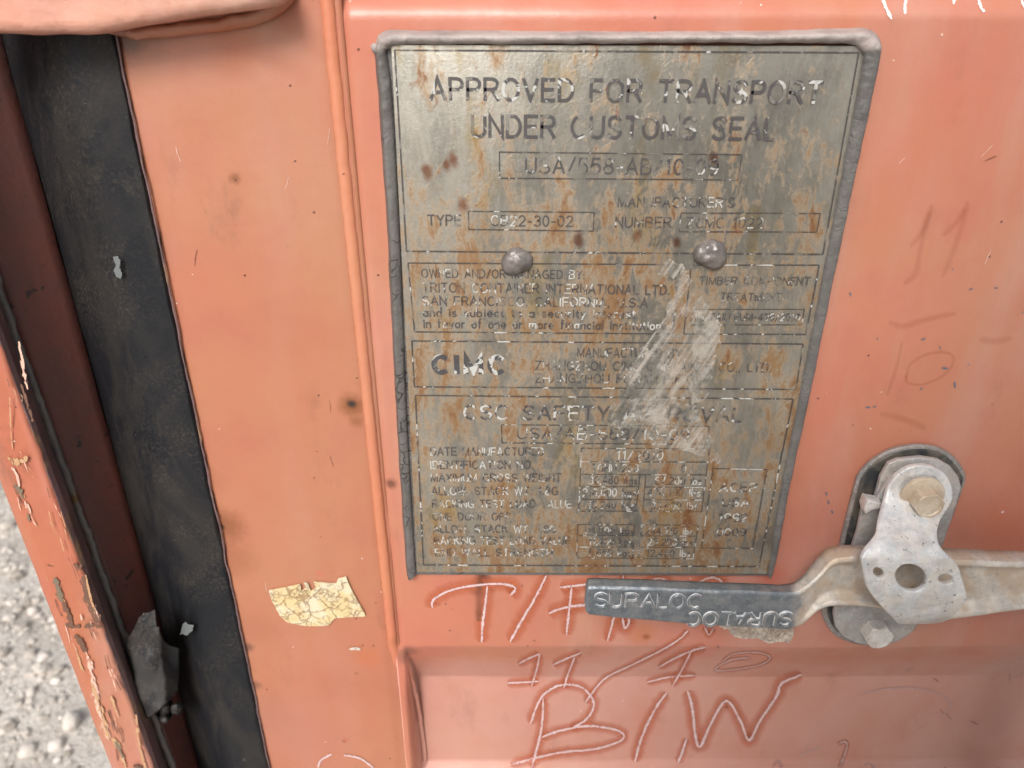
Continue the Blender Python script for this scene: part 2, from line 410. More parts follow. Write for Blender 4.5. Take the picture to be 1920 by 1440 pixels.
def panelS(x, z):
    x = np.asarray(x, float); z = np.asarray(z, float); s0 = seamx(z)
    groove = .002*np.exp(-((x-s0-.0008)/.0018)**2)*sm(zA-.004, zA+.004, z)
    wav = (.0006*np.sin(x*31+z*13)+.0005*np.sin(x*17-z*29+1))*sm(s0, s0+.05, x)*.8
    return panelY(x, z)+groove+wav
def surf(px, py, lift=.0005):
    Y = 0.
    for _ in range(12):
        p = P(px, py, Y); Y = float(panelS(p.x, p.z)) if p.x > seamx(p.z) else 0.
    return P(px, py, Y-lift)

def stileY(x, z): return .0005+nz((x, 0, z), 18)*.0009+nz((x, 0, z), 6, 3)*.0012
def stfn(lift):
    def f(px, py):
        Y = 0.
        for _ in range(4): q = P(px, py, Y); Y = stileY(q.x, q.z)
        return P(px, py, Y-lift)
    return f
Z0, Z1 = .45, 1.62
BASE = Vector((-.05, 0, Z0))
door = thing('container_door', 'salmon orange corrugated steel door behind the rusted data plate', 'door', BASE)
gx = vline((218, 90), (503, 1440), 0)
# stile
zz = np.arange(Z0, Z1, .003); n = 60
S = np.zeros((len(zz), n, 3))
for i, z in enumerate(zz):
    a, b = gx(z)-.004, seamx(z)+.001
    xx = np.linspace(a, b, n); S[i, :, 0] = xx; S[i, :, 2] = z
    wv = sm(b-.012, b-.004, xx)*.0012                       # shallow dip beside the weld
    S[i, :, 1] = wv + sm(a+.006, a, xx)*.004
for i in range(len(zz)):
    for j in range(n):
        S[i, j, 1] += stileY(S[i, j, 0], S[i, j, 2])
        # brushed ridges in the old paint near the top right
        wgt = max(0, 1-abs(zz[i]-P(540, 110).z)/.012)*sm(.35, .7, j/n)
        S[i, j, 1] += wgt*.0003*math.sin(zz[i]*2200+S[i, j, 0]*180+nz(S[i, j], 40)*2)
st_o = link('stile', gridmesh(S), M['stile'], door)
m_ = st_o.modifiers.new('s', 'SOLIDIFY'); m_.thickness = .003; m_.offset = -1
# panel
xx = np.arange(-.135, .42, .0015); zz = np.arange(Z0, Z1, .0015)
X, Z = np.meshgrid(xx, zz)
Xs = np.maximum(X, seamx(Z)-.002)
A = np.stack([Xs, panelS(Xs, Z), Z], -1)
pan = link('corrugated_panel', gridmesh(A), M['panel'], door)
# weld seam
def bead(name, path, rad, mat, parent, wob=.18, step=.0012, squash=.7, seed=0, rip=0.):
    pts = catmull(path, 6); L = [0]
    for a, b in zip(pts, pts[1:]): L.append(L[-1]+(b-a).length)
    tot = L[-1]; k = max(4, int(tot/step)); out = []
    for i in range(k+1):
        s_ = tot*i/k; j = next((q for q in range(1, len(L)) if L[q] >= s_-1e-9), len(L)-1)
        t = (s_-L[j-1])/max(L[j]-L[j-1], 1e-9); p = pts[j-1].lerp(pts[j], t); d = (pts[j]-pts[j-1]).normalized()
        side = d.cross(Vector((0, -1, 0))).normalized()
        r_ = (rad(s_/tot) if callable(rad) else rad)
        off = nz((s_, seed, 0), 90)*r_*wob*1.5
        row = []
        for q in range(14):
            a_ = 2*math.pi*q/13
            rr = r_*(1+wob*nz((s_*1.0, math.cos(a_)*.004, math.sin(a_)*.004), 220, seed)+rip*math.sin(s_*1500+math.sin(a_)*1.5))
            row.append(p+side*(math.cos(a_)*rr+off)+Vector((0, -1, 0))*math.sin(a_)*rr*squash)
        out.append([tuple(v) for v in row])
    return link(name, gridmesh(np.array(out)), mat, parent)
def P3(px, py, Y): return P(px, py, Y)
sx_ = vline((622, 90), (735, 1200), 0)
path = [Vector((sx_(z), .0006, z)) for z in np.linspace(P(0, 1205).z, Z1, 30)]
path = [P(747, 1300, .006), P(743, 1235, .0025)]+path
bead('weld_seam', path, .0033, M['seam'], door, .07, .0015, .7, 1)
bead('weld_seam', [P(758, 1225, .002), P(768, 1262, .008), P(781, 1310, .016), P(791, 1370, .0215), P(798, 1440, .0225), P(803, 1560, .0225), P(806, 1700, .022)], .0016, M['panel'], door, .25, .0015, .6, 2)
# ------------------------------------------------------------------ rubber gasket of the door
edges = [((222, 90), (507, 1440), .0006), ((216, 90), (501, 1440), -.0016), ((209, 90), (494, 1440), -.0024), ((170, 90), (472, 1440), -.0022), ((120, 90), (436, 1440), -.0002), ((80, 90), (411, 1440), .007), ((45, 90), (394, 1440), .018), ((12, 90), (374, 1440), .030), ((2, 90), (366, 1440), .045)]
vl = [(vline(a, b, Y), Y) for a, b, Y in edges]
zz = np.arange(Z0, Z1, .004); rows = []
for z in zz:
    c = catmull([Vector((f(z), Y, z)) for f, Y in vl], 6)
    for v in c:
        v.y += nz((0, 0, z), 12)*.0012*min(1, max(0, (gx(z)-v.x)/.02))
        if v.x > gx(z)-.003: v.x += nz((0, 0, z), 60)*.0010
    rows.append([tuple(v) for v in c])
go = link('gasket', gridmesh(np.array(rows)), M['rubber'], door, True, 'black weathered rubber gasket strip')
m_ = go.modifiers.new('s', 'SOLIDIFY'); m_.thickness = .0015; m_.offset = 1
bead('paint_bead', [Vector((gx(z)+.0015+nz((0, 0, z), 35)*.0012, -.0010, z)) for z in np.linspace(Z0, Z1, 90)], .00055, M['edge'], go, .5, .002, .6, 5)

# ------------------------------------------------------------------ corner post
post = thing('corner_post', 'scraped orange corner post with dark inner lip beside the gravel', 'post', Vector((-.26, 0, Z0)))
def strip(name, profile, mat, label=None, nz_amp=.0003, sub=6, raw=None, solid=.002):
    f = [(vline(a, b, Y), Y) for a, b, Y in profile]; rows = []
    for z in np.arange(Z0, Z1, .003):
        r = []
        c = [Vector((g(z), Y, z)) for g, Y in f]
        for a, b in zip(c, c[1:]):
            for k in range(sub): r.append(a.lerp(b, k/sub))
        r.append(c[-1])
        for k, v in enumerate(r):
            e = nz(v, 30)*nz_amp+nz(v, 150)*nz_amp*.4
            v.y += e; v.x += e
        if raw: r = raw(z, r)
        rows.append([tuple(v) for v in r])
    o = link(name, gridmesh(np.array(rows)), mat, post, True, label)
    m_ = o.modifiers.new('s', 'SOLIDIFY'); m_.thickness = solid; m_.offset = 1
    return o
strip('inner_face', [((12, 100), (376, 1440), .040), ((11, 100), (374, 1440), .030), ((-92, 300), (328, 1440), .004)], M['inner'], 'dark red brown inner face')
def nick(z, r):
    k = nz((0, 0, z), 70, 9)*.0016
    r[0].x += k; return r
strip('lip_edge', [((-92, 300), (318, 1440), .004), ((-101, 300), (309, 1440), -.012), ((-109, 300), (298, 1440), -.019), ((-122, 300), (288, 1440), -.0225)], M['edge'], 'purple brown worn edge')
# outer face: rounded outer corner then a side running back
f1 = vline((-122, 300), (289, 1440), -.0222); f0 = vline((40, 988), (214, 1440), -.016)
rows = []
for z in np.arange(Z0, Z1, .002):
    a, b = f1(z), f0(z); wv = nz((0, 0, z), 55, 4)*.0009+nz((0, 0, z), 200, 4)*.0003
    pts = [(a+wv-.0005, -.0205), (a+wv, -.0224), (a-.002+wv, -.0236)]+[(a+(b-a)*t, -.0238+.0008*math.cos(t*5)) for t in np.linspace(.12, .66, 14)]
    pts += [(b+.0035, -.0225), (b+.0014, -.0200), (b+.0003, -.0165), (b, -.012), (b, .02), (b, .16)]
    rows.append([(px_+0*0, y_+nz((px_, y_, z), 45)*.0007+nz((px_, y_, z), 180)*.0002, z) for px_, y_ in pts])
o = link('outer_face', gridmesh(np.array(rows)), M['post'], post)
m_ = o.modifiers.new('s', 'SOLIDIFY'); m_.thickness = .002; m_.offset = 1
bl = vline((-92, 300), (322, 1440), .000)
bead('weld_bead', [Vector((bl(z)+.0007, -.001+nz((0, 0, z), 30)*.001, z)) for z in np.linspace(Z0, Z1, 60)], .0028, M['bead'], post, .28, .0018, .9, 8)
# scrapes on the outer face
def ribbon(name, pts, wd, mat, parent, fn, smooth_=True, n=7, jag=0., label=None, taper=True, lift=0.):
    p2 = catmull([Vector((a, b, 0)) for a, b in pts], n) if smooth_ and len(pts) > 2 else [Vector((a, b, 0)) for a, b in pts]
    if len(p2) < 12:
        q = []
        for a, b in zip(p2, p2[1:]): q += [a.lerp(b, k/6) for k in range(6)]
        p2 = q+[p2[-1]]
    W = []; N_ = len(p2); L = 0
    for i, p in enumerate(p2):
        d = (p2[min(i+1, N_-1)]-p2[max(i-1, 0)]).normalized(); nrm = Vector((-d.y, d.x, 0))
        w_ = wd*(1+jag*nz((p.x, p.y, 0), .13))
        if taper: w_ *= min(1, .45+.25*min(i, N_-1-i))
        if i: L += (p-p2[i-1]).length
        W.append((p, nrm, w_, L))
    vs, uvs = [], []
    K = 5
    for p, nrm, w_, L in W:
        for k in range(K):
            t = k/(K-1); q = p+nrm*(t-.5)*w_
            v = fn(q.x, q.y); v.y -= lift; vs.append(v); uvs.append((L/50, t))
    fs = [(i*K+k, i*K+k+1, (i+1)*K+k+1, (i+1)*K+k) for i in range(N_-1) for k in range(K-1)]
    me = mesh(vs, fs); ul = me.uv_layers.new(name='UVMap')
    for l in me.loops: ul.data[l.index].uv = uvs[l.vertex_index]
    return link(name, me, mat, parent, True, label)
postfn = lambda px, py: P(px, py, -.0252)
def _scr(name, col, col2, t0=.53, t1=.66, sq=(1, 1, .25), sc_=800):
    return strip_mat(name, col, t0, t1, sc_, .6, sq, .2, 1, False, col2)
M['scr_c'] = _scr('bare_cream_scrape', (.50, .36, .21), (.42, .18, .08))
M['scr_p'] = _scr('pale_pink_scrape', (.62, .36, .28), (.66, .46, .36), .52, .66)
M['scr_g'] = _scr('old_green_paint', (.14, .13, .09), (.20, .13, .09), .46, .56)
M['scr_d'] = _scr('dark_gouge', (.09, .05, .035), (.20, .09, .055), .46, .58)
scr = [([(14, 858), (32, 866), (52, 858)], 18, 'scr_c'), ([(36, 640), (44, 690), (52, 730)], 9, 'scr_p'), ([(40, 720), (50, 750), (62, 790)], 8, 'scr_d'), ([(18, 745), (20, 800), (24, 850)], 5, 'scr_c'), ([(22, 876), (34, 895), (36, 915)], 8, 'scr_p'), ([(28, 908), (38, 922), (44, 936)], 10, 'scr_g'),
       ([(46, 940), (54, 955), (58, 962)], 8, 'scr_p'), ([(52, 962), (55, 978)], 8, 'scr_g'), ([(103, 1082), (110, 1105), (116, 1128)], 14, 'scr_g'), ([(112, 1100), (118, 1120), (124, 1140)], 7, 'scr_c'), ([(118, 1128), (128, 1150), (136, 1175)], 12, 'scr_d'),
       ([(88, 1058), (98, 1062)], 5, 'scr_d'), ([(138, 1056), (148, 1066), (152, 1058)], 10, 'scr_d'), ([(156, 1080), (165, 1120), (176, 1150), (184, 1168)], 20, 'scr_d'), ([(160, 1075), (168, 1110), (178, 1150)], 7, 'scr_c'), ([(122, 1170), (138, 1175), (150, 1174)], 12, 'scr_d'), ([(158, 1176), (172, 1172), (190, 1176)], 8, 'scr_d'), ([(140, 1190), (152, 1205), (160, 1222)], 16, 'scr_d'),
       ([(142, 1212), (152, 1250), (158, 1258)], 7, 'scr_c'), ([(165, 1230), (178, 1290), (190, 1340), (205, 1385)], 18, 'scr_p'), ([(172, 1280), (190, 1330), (206, 1390)], 9, 'scr_c'), ([(206, 1300), (222, 1345)], 9, 'scr_c'), ([(208, 1385), (222, 1400), (236, 1440)], 16, 'scr_c'), ([(216, 1390), (232, 1420)], 10, 'scr_g'), ([(255, 1340), (262, 1400), (275, 1450)], 8, 'scr_c'), ([(250, 1435), (268, 1442)], 10, 'scr_d')]
for k, (p, w_, m) in enumerate(scr):
    ribbon('paint_scrape', p, w_*1.15, M[m], post, postfn, jag=.8, lift=.0004*(k % 3)*.4)

rs = random.Random(3)
for k in range(46):                        # fine scuffs running down the post
    py = rs.uniform(700, 1430); xl = 42+.383*(py-988); xr = 137+.334*(py-988); px = rs.uniform(xl+8, xr-6)
    if px < 2: continue
    L = rs.uniform(10, 46); dx = .36*L+rs.uniform(-5, 5)
    ribbon('paint_scratch', [(px, py), (px+dx*.5+rs.uniform(-2, 2), py+L*.5), (px+dx, py+L)], rs.uniform(1.5, 4), M[rs.choice(['scr_c', 'scr_p', 'scr_p', 'scr_d'])], post, postfn, jag=.6, lift=.0002)
# ------------------------------------------------------------------ hinge
low = [(-160, 63), (0, 64), (60, 67), (110, 65), (160, 66), (200, 60), (250, 50), (300, 43), (360, 33), (420, 25), (480, 17), (515, 8), (530, -8), (520, -40), (460, -70), (-160, -80)]
low = [(p.x, p.y) for p in catmull([Vector((a, b, 0)) for a, b in low[:13]], 5)]+low[13:]
hin = slab('hinge', low, -.026, .019, M['hinge'], door, bevel=.0055, cuts=14, cutx=40, rough=.0016, res=4, label='thick faded orange hinge blade')
lo2 = [(150, 50), (210, 66), (250, 74), (290, 71), (350, 66), (420, 58), (480, 46), (520, 28), (545, 5), (552, -25), (530, -60), (150, -60)]
lo2 = [(p.x, p.y) for p in catmull([Vector((a, b, 0)) for a, b in lo2[:10]], 5)]+lo2[10:]
slab('weld_pad', lo2, -.0065, .0068, M['stile'], hin, bevel=.0028, cuts=10, cutx=30, rough=.0012, res=3)
bead('weld_bead', [P(a, b, -.0062) for a, b in ((240, 62), (300, 58), (360, 50), (430, 40), (490, 24), (522, 2), (530, -30))], .0026, M['stile'], hin, .35, .0015, .8, 12)

# ------------------------------------------------------------------ data plate
PY = -.0050
pl = thing('data_plate', 'rusted steel safety approval plate sealed in grey mastic on the door', 'plate', P(1100, 1074, PY))
# grey sealant: pad + raised rim
slab('backing_pad', [(716, 84), (1636, 86), (1446, 1080), (764, 1078)], -.0036, .0040, M['seal'], pl, bevel=.0006, cuts=2)
slab('plate_sheet', [(733, 84), (1624, 86), (1439, 1076), (782, 1073)], PY, .0013, M['plate'], pl, bevel=.0003, cuts=3)
st3 = [  # outer px, inner px, height
    ((763, 1079), (780, 1077), .0018), ((757, 1000), (775, 1000), .0020), ((742, 760), (762, 760), .0022), ((728, 480), (751, 480), .0022), ((716, 280), (741, 280), .0022), ((708, 170), (734, 170), .0022), ((704, 120), (728, 118), .0022), ((703, 97), (724, 96), .0024),
    ((706, 78), (728, 92), .0030), ((712, 64), (736, 88), .0040), ((735, 56), (752, 85), .0036), ((800, 57), (805, 84), .0036), ((950, 57), (952, 83), .0037), ((1100, 58), (1100, 82), .0037), ((1300, 58), (1300, 81), .0038), ((1450, 57), (1450, 81), .0038), ((1560, 54), (1556, 81), .0038),
    ((1615, 53), (1597, 84), .0038), ((1640, 60), (1607, 90), .0037), ((1652, 78), (1613, 97), .0044), ((1649, 105), (1616, 112), .0038), ((1636, 170), (1606, 170), .0032), ((1612, 280), (1586, 280), .0028), ((1570, 480), (1548, 480), .0026), ((1512, 760), (1494, 760), .0024), ((1480, 900), (1466, 900), .0022), ((1462, 1000), (1450, 1000), .0022), ((1452, 1050), (1443, 1050), .002), ((1443, 1078), (1438, 1074), .0012)]
oo = catmull([Vector((a[0], a[1], 0)) for a, b, h in st3], 16); ii = catmull([Vector((b[0], b[1], 0)) for a, b, h in st3], 16); hh = catmull([Vector((h, 0, 0)) for a, b, h in st3], 16)
rows = []
for k, (o_, i_, h_) in enumerate(zip(oo, ii, hh)):
    wob = nz((o_.x, o_.y, 0), .02)*1.6; r = []
    A0 = P(o_.x+wob, o_.y+nz((o_.x, o_.y, 5), .03)*1.5, 0); B0 = P(i_.x, i_.y+nz((i_.x, i_.y, 9), .035)*2.5, PY)
    for q in range(15):
        t = q/14; p = A0.lerp(B0, t)
        hgt = -(PY)*sm(0, .35, t)*1.0 + h_.x*math.sin(math.pi*min(1, t*1.0))**.6
        y = -hgt if t < 1 else PY+.0008
        v = Vector((p.x, float(y), p.z)); e = nz(v, 160, 2)*.0006+nz(v, 420, 2)*.0003+nz(v, 60, 1)*.0004
        v.y += e*(1 if 0 < q < 14 else 0); r.append(tuple(v))
    rows.append(r)
link('sealant_rim', gridmesh(np.array(rows)), M['seal'], pl)
slab('loose_sealant', [(694, 86), (700, 80), (710, 84), (712, 98), (704, 104), (697, 96)], -.003, .003, M['seal'], pl, bevel=.001)
# rivets
def rivet(px, py, r, seed):
    c = P(px, py, PY); rows = []
    for i in range(14):
        t = i/13; a = t*math.pi/2
        row = []
        for j in range(33):
            q = 2*math.pi*j/32
            k = 1+.10*math.sin(q*2+seed)+.07*math.sin(q*3+seed*2)
            v = Vector((math.cos(q)*r*math.cos(a)**.8*k, -math.sin(a)*r*.62, math.sin(q)*r*math.cos(a)**.8*k))
            v += v.normalized()*nz(v+Vector((seed, 0, 0)), 330)*.0009
            row.append(tuple(c+v+Vector((0, .0002, 0))))
        rows.append(row)
    link('rivet', gridmesh(np.array(rows)), M['rivet'], pl)
rivet(968, 490, .0078, 1); rivet(1333, 477, .0084, 2.3)

# ---------- stroke lettering
def arc(cx, cy, rx, ry, a0, a1, n=10): return [(cx+rx*math.cos(R(a0+(a1-a0)*k/n)), cy+ry*math.sin(R(a0+(a1-a0)*k/n))) for k in range(n+1)]
GL = {}
def g(ch, w_, *s): GL[ch] = (w_, s)
g('A', .66, [(0, 0), (.33, 1), (.66, 0)], [(.11, .34), (.55, .34)])
g('B', .6, [(0, 0), (0, 1)], [(0, 1)]+arc(.34, .76, .22, .24, 90, -90)+[(0, .52)], [(.3, .52)]+arc(.34, .26, .25, .26, 90, -90)+[(0, 0)])
g('C', .66, arc(.35, .5, .34, .5, 48, 312, 16)); g('D', .62, [(0, 0), (0, 1)]+arc(.24, .5, .37, .5, 90, -90, 14)+[(0, 0)])
g('E', .54, [(.54, 1), (0, 1), (0, 0), (.54, 0)], [(0, .52), (.48, .52)]); g('F', .52, [(.52, 1), (0, 1), (0, 0)], [(0, .5), (.45, .5)])
g('G', .68, arc(.35, .5, .34, .5, 48, 355, 16)+[(.68, .46), (.4, .46)], [(.68, .46), (.68, .02)]); g('H', .6, [(0, 0), (0, 1)], [(.6, 0), (.6, 1)], [(0, .52), (.6, .52)])
g('I', .04, [(.02, 0), (.02, 1)]); g('J', .46, [(.44, 1)]+arc(.22, .24, .22, .24, 0, -180)); g('K', .6, [(0, 0), (0, 1)], [(.56, 1), (0, .38)], [(.2, .58), (.6, 0)])
g('L', .44, [(0, 1), (0, 0), (.46, 0)]); g('M', .72, [(0, 0), (0, 1), (.36, .05), (.72, 1), (.72, 0)]); g('N', .6, [(0, 0), (0, 1), (.6, 0), (.6, 1)])
g('O', .7, arc(.35, .5, .35, .5, 90, 450, 24)); g('P', .56, [(0, 0), (0, 1)]+arc(.3, .74, .26, .26, 90, -90)+[(0, .48)])
g('Q', .7, arc(.35, .5, .35, .5, 90, 450, 24), [(.4, .25), (.7, -.05)]); g('R', .6, [(0, 0), (0, 1)]+arc(.32, .75, .26, .25, 90, -90)+[(0, .5)], [(.3, .5), (.6, 0)])
g('S', .6, arc(.3, .75, .27, .25, 25, 270, 12)+arc(.3, .25, .29, .25, 90, -155, 12)); g('T', .6, [(0, 1), (.6, 1)], [(.3, 1), (.3, 0)])
g('U', .6, [(0, 1)]+arc(.3, .3, .3, .3, 180, 360, 12)+[(.6, 1)]); g('V', .62, [(0, 1), (.31, 0), (.62, 1)]); g('W', .86, [(0, 1), (.21, 0), (.43, 1), (.65, 0), (.86, 1)])
g('X', .6, [(0, 0), (.6, 1)], [(0, 1), (.6, 0)]); g('Y', .6, [(0, 1), (.3, .48), (.6, 1)], [(.3, .48), (.3, 0)]); g('Z', .58, [(0, 1), (.58, 1), (0, 0), (.58, 0)])
g('0', .52, arc(.26, .5, .26, .5, 90, 450, 20)); g('1', .3, [(.02, .78), (.22, 1), (.22, 0)]); g('2', .54, arc(.27, .73, .26, .27, 165, -35, 12)+[(0, 0), (.54, 0)])
g('3', .54, arc(.26, .76, .24, .24, 150, -80, 10)+arc(.26, .27, .28, .27, 80, -150, 12)); g('4', .56, [(.42, 0), (.42, 1), (0, .3), (.56, .3)])
g('5', .54, [(.5, 1), (.08, 1), (.03, .5)]+arc(.26, .32, .28, .32, 130, -150, 14)); g('6', .54, [(.46, .9)]+arc(.29, .6, .28, .40, 75, 180, 6)+arc(.27, .3, .26, .3, 180, 540, 18))
g('7', .52, [(0, 1), (.52, 1), (.18, 0)]); g('8', .54, arc(.27, .76, .22, .24, 90, 450, 16), arc(.27, .27, .27, .27, 90, 450, 18)); g('9', .54, arc(.27, .69, .26, .31, 0, 360, 18)+arc(.25, .4, .28, .4, 0, -110, 8))
g('/', .4, [(0, -.05), (.4, 1.05)]); g('-', .36, [(.02, .42), (.34, .42)]); g('.', .08, [(.03, 0), (.03, .06)]); g(',', .1, [(.06, .07), (.0, -.15)]); g(':', .08, [(.03, 0), (.03, .07)], [(.03, .5), (.03, .57)]); g("'", .08, [(.04, 1), (.03, .78)]); g(' ', .36)
g('a', .46, arc(.22, .26, .22, .27, 0, 360, 14), [(.46, .54), (.46, 0)]); g('b', .46, [(0, 1), (0, 0)], arc(.23, .27, .23, .27, 0, 360, 14)); g('c', .42, arc(.23, .27, .22, .27, 50, 310, 12)); g('d', .46, [(.46, 1), (.46, 0)], arc(.23, .27, .23, .27, 0, 360, 14))
g('e', .46, [(.02, .28), (.45, .28)]+arc(.23, .27, .22, .27, 5, 315, 14)); g('f', .3, [(.3, 1)]+arc(.22, .82, .12, .17, 90, 180, 5)+[(.1, 0)], [(0, .6), (.26, .6)]); g('g', .46, arc(.23, .27, .23, .27, 0, 360, 14), [(.46, .54)]+arc(.23, -.05, .23, .2, 0, -150, 8))
g('i', .06, [(.03, 0), (.03, .55)], [(.03, .72), (.03, .8)]); g('j', .14, [(.1, .55), (.1, -.15), (0, -.22)], [(.1, .72), (.1, .8)]); g('k', .42, [(0, 0), (0, 1)], [(.38, .55), (0, .2)], [(.13, .33), (.42, 0)]); g('l', .06, [(.03, 0), (.03, 1)])
g('m', .7, [(0, 0), (0, .55)], [(0, .38)]+arc(.175, .36, .175, .19, 170, 0, 7)+[(.35, 0)], [(.35, .36)]+arc(.525, .36, .175, .19, 170, 0, 7)+[(.7, 0)]); g('n', .42, [(0, 0), (0, .55)], [(0, .34)]+arc(.21, .34, .21, .21, 170, 0, 8)+[(.42, 0)]); g('o', .46, arc(.23, .27, .23, .27, 0, 360, 16))
g('r', .26, [(0, 0), (0, .55)], [(0, .34)]+arc(.2, .36, .19, .18, 170, 70, 5)); g('s', .38, arc(.19, .405, .16, .14, 30, 270, 8)+arc(.19, .135, .18, .135, 90, -150, 8)); g('t', .26, [(.1, .75), (.1, .12), (.26, 0)], [(0, .54), (.26, .54)])
g('u', .42, [(0, .55)]+arc(.21, .21, .21, .21, 180, 360, 8)+[(.42, .55)], [(.42, .2), (.42, 0)]); g('v', .42, [(0, .55), (.21, 0), (.42, .55)]); g('y', .42, [(0, .55), (.22, 0)], [(.42, .55), (.14, -.22)])
def layout(txt, sp_=.24):
    x = 0; out = []
    for ch in txt:
        w_, ss = GL[ch]
        for s in ss: out.append([(x+a, b) for a, b in s])
        x += w_+sp_
    return out, x-sp_
def text_strokes(txt, sp_=.24): return layout(txt, sp_)
nlift = [0]
def flat_text(txt, x0, x1, b0, b1, cap, mat=None, wt=.13, name='text_line', sp_=.24, parent=None):
    ss, W = layout(txt, sp_)
    B = P(x0, b0, PY); E = P(x1, b1, PY); H = abs(P(x0, b0, PY).z-P(x0, b0-cap, PY).z)
    sx = (E-B)/W; uz = Vector((0, 0, H)); lenx = sx.length
    vs, fs = [], []
    def pt(a, b): return B+sx*a+uz*b
    for k, s in enumerate(ss):
        pts = [pt(*q) for q in s]; hw = H*wt/2; base = len(vs); lift = .00022+.000012*k
        # extend ends half a stroke
        d0 = (pts[1]-pts[0]).normalized(); d1 = (pts[-1]-pts[-2]).normalized()
        closed = (pts[0]-pts[-1]).length < 1e-5
        if not closed: pts[0] = pts[0]-d0*hw*.6; pts[-1] = pts[-1]+d1*hw*.6
        n_ = len(pts)
        for i, p in enumerate(pts):
            pa = pts[i-1] if i > 0 else (pts[-2] if closed else None); pb = pts[i+1] if i < n_-1 else (pts[1] if closed else None)
            da = (p-pa).normalized() if pa is not None else (pb-p).normalized(); db = (pb-p).normalized() if pb is not None else da
            nn = lambda d: Vector((-d.z, 0, d.x))
            m_ = (nn(da)+nn(db)); m_ = m_.normalized() if m_.length > .2 else nn(da)
            k_ = hw/max(.35, m_.dot(nn(da)))
            vs += [p+m_*k_-Vector((0, lift, 0)), p-m_*k_-Vector((0, lift, 0))]
        fs += [(base+2*i, base+2*i+1, base+2*i+3, base+2*i+2) for i in range(n_-1)]
    o = link(name, mesh(vs, fs), mat or M['ink'], parent or pl, False)
    return o
T = [("APPROVED FOR TRANSPORT", 808, 1536, 186, 193, 39, .17), ("UNDER CUSTOMS SEAL", 886, 1450, 256, 261, 39, .17), ("USA/558-AB/10-09", 986, 1344, 324, 327, 28, .13),
     ("MANUFACTURER'S", 1159, 1376, 387.5, 388, 17.5, .14), ("TYPE", 803, 864, 422.5, 422.5, 19, .15), ("CB22-30-02", 921, 1073, 423, 424, 19, .13), ("NUMBER", 1154, 1257, 425.5, 426, 18.5, .15), ("ZCMC 1022", 1287, 1428, 426.5, 427, 18.5, .13),
     ("OWNED AND/OR MANAGED BY:", 791, 1095, 519.5, 522, 15, .14), ("TRITON CONTAINER INTERNATIONAL LTD.", 793, 1254, 547, 551, 16.5, .15), ("SAN FRANCISCO, CALIFORNIA, U.S.A", 793, 1213, 571.5, 575, 16, .15),
     ("and is subject to a security interest", 794, 1190, 593, 595, 17, .14), ("in favor of one or more financial institutions", 795, 1248, 614, 617, 17, .14),
     ("TIMBER COMPONENT", 1311, 1517, 533, 534, 14, .14), ("TREATMENT", 1351, 1464, 563, 564, 13.5, .14), ("IM/TAILLEUM-409/2010", 1304, 1498, 601, 601, 13, .14),
     ("MANUFACTURED BY", 1083, 1275, 669, 670, 16, .15), ("ZHANGZHOU CIMC CONTAINER CO., LTD.", 1004, 1444, 693, 696, 16, .13), ("ZHANGZHOU FUJIAN P.R.C.", 1004, 1305, 717, 718, 16, .13),
     ("CSC SAFETY APPROVAL", 871, 1388, 785, 790, 25, .16), ("USA/AB-558/10-09", 971, 1290, 822, 824, 19, .14),
     ("DATE MANUFACTURED", 808, 1019, 853.5, 853, 14, .14), ("IDENTIFICATION NO.", 808, 999, 878.5, 878, 14, .14), ("MAXIMUM GROSS WEIGHT", 809, 1051, 902.5, 902, 14, .14), ("ALLOW. STACK WT. 1.8G", 810, 1045, 927.5, 927, 14, .14), ("RACKING TEST LOAD VALUE", 811, 1071, 951, 951, 13.5, .14),
     ("ONE DOOR OFF", 812, 956, 975, 975, 13, .14), ("ALLOW. STACK WT. 1.8G", 813, 1041, 998, 998, 13, .14), ("RACKING TEST LOAD VALUE", 815, 1068, 1019.5, 1019.5, 13, .14), ("END WALL STRENGTH", 817, 1035, 1042, 1042, 13, .14),
     ("11/2010", 1156, 1242, 861, 861, 15, .13), ("TGHU 263", 1109, 1196, 884, 884, 14, .13), ("0", 1277, 1285, 885, 885, 13, .13), ("30,480 kgs", 1104, 1194, 907, 907, 14, .13), ("67,200 lbs", 1228, 1314, 908, 908, 14, .13), ("216,000 kgs", 1093, 1191, 930, 930, 14, .13), ("476,190 lbs", 1214, 1312, 930, 930, 14, .13),
     ("15,240 kgs", 1103, 1189, 953, 953, 13, .13), ("33,600 lbs", 1220, 1307, 954, 954, 13, .13), ("ACEP", 1349, 1417, 921, 921, 15, .17), ("USA", 1354, 1403, 949, 949, 15, .17), ("1992", 1347, 1399, 977, 977, 14, .17), ("0009", 1344, 1397, 1004, 1004, 13, .17),
     ("111,000 kgs", 1095, 1188, 1000.5, 1000.5, 12, .13), ("244,710 lbs", 1210, 1298, 1001, 1001, 12, .13), ("11,400 kgs", 1104, 1184, 1021, 1021, 12, .13), ("25,200 lbs", 1214, 1298, 1022, 1022, 12, .13), ("5,650 kgs", 1104, 1182, 1042, 1042, 12, .13), ("12,460 lbs", 1212, 1293, 1043, 1043, 12, .13)]
for t in T: flat_text(t[0], t[1], t[2], t[3], t[4], t[5], None, t[6])
flat_text("CIMC", 814, 944, 698, 699, 30, M['logo'], .30, 'logo', .42)
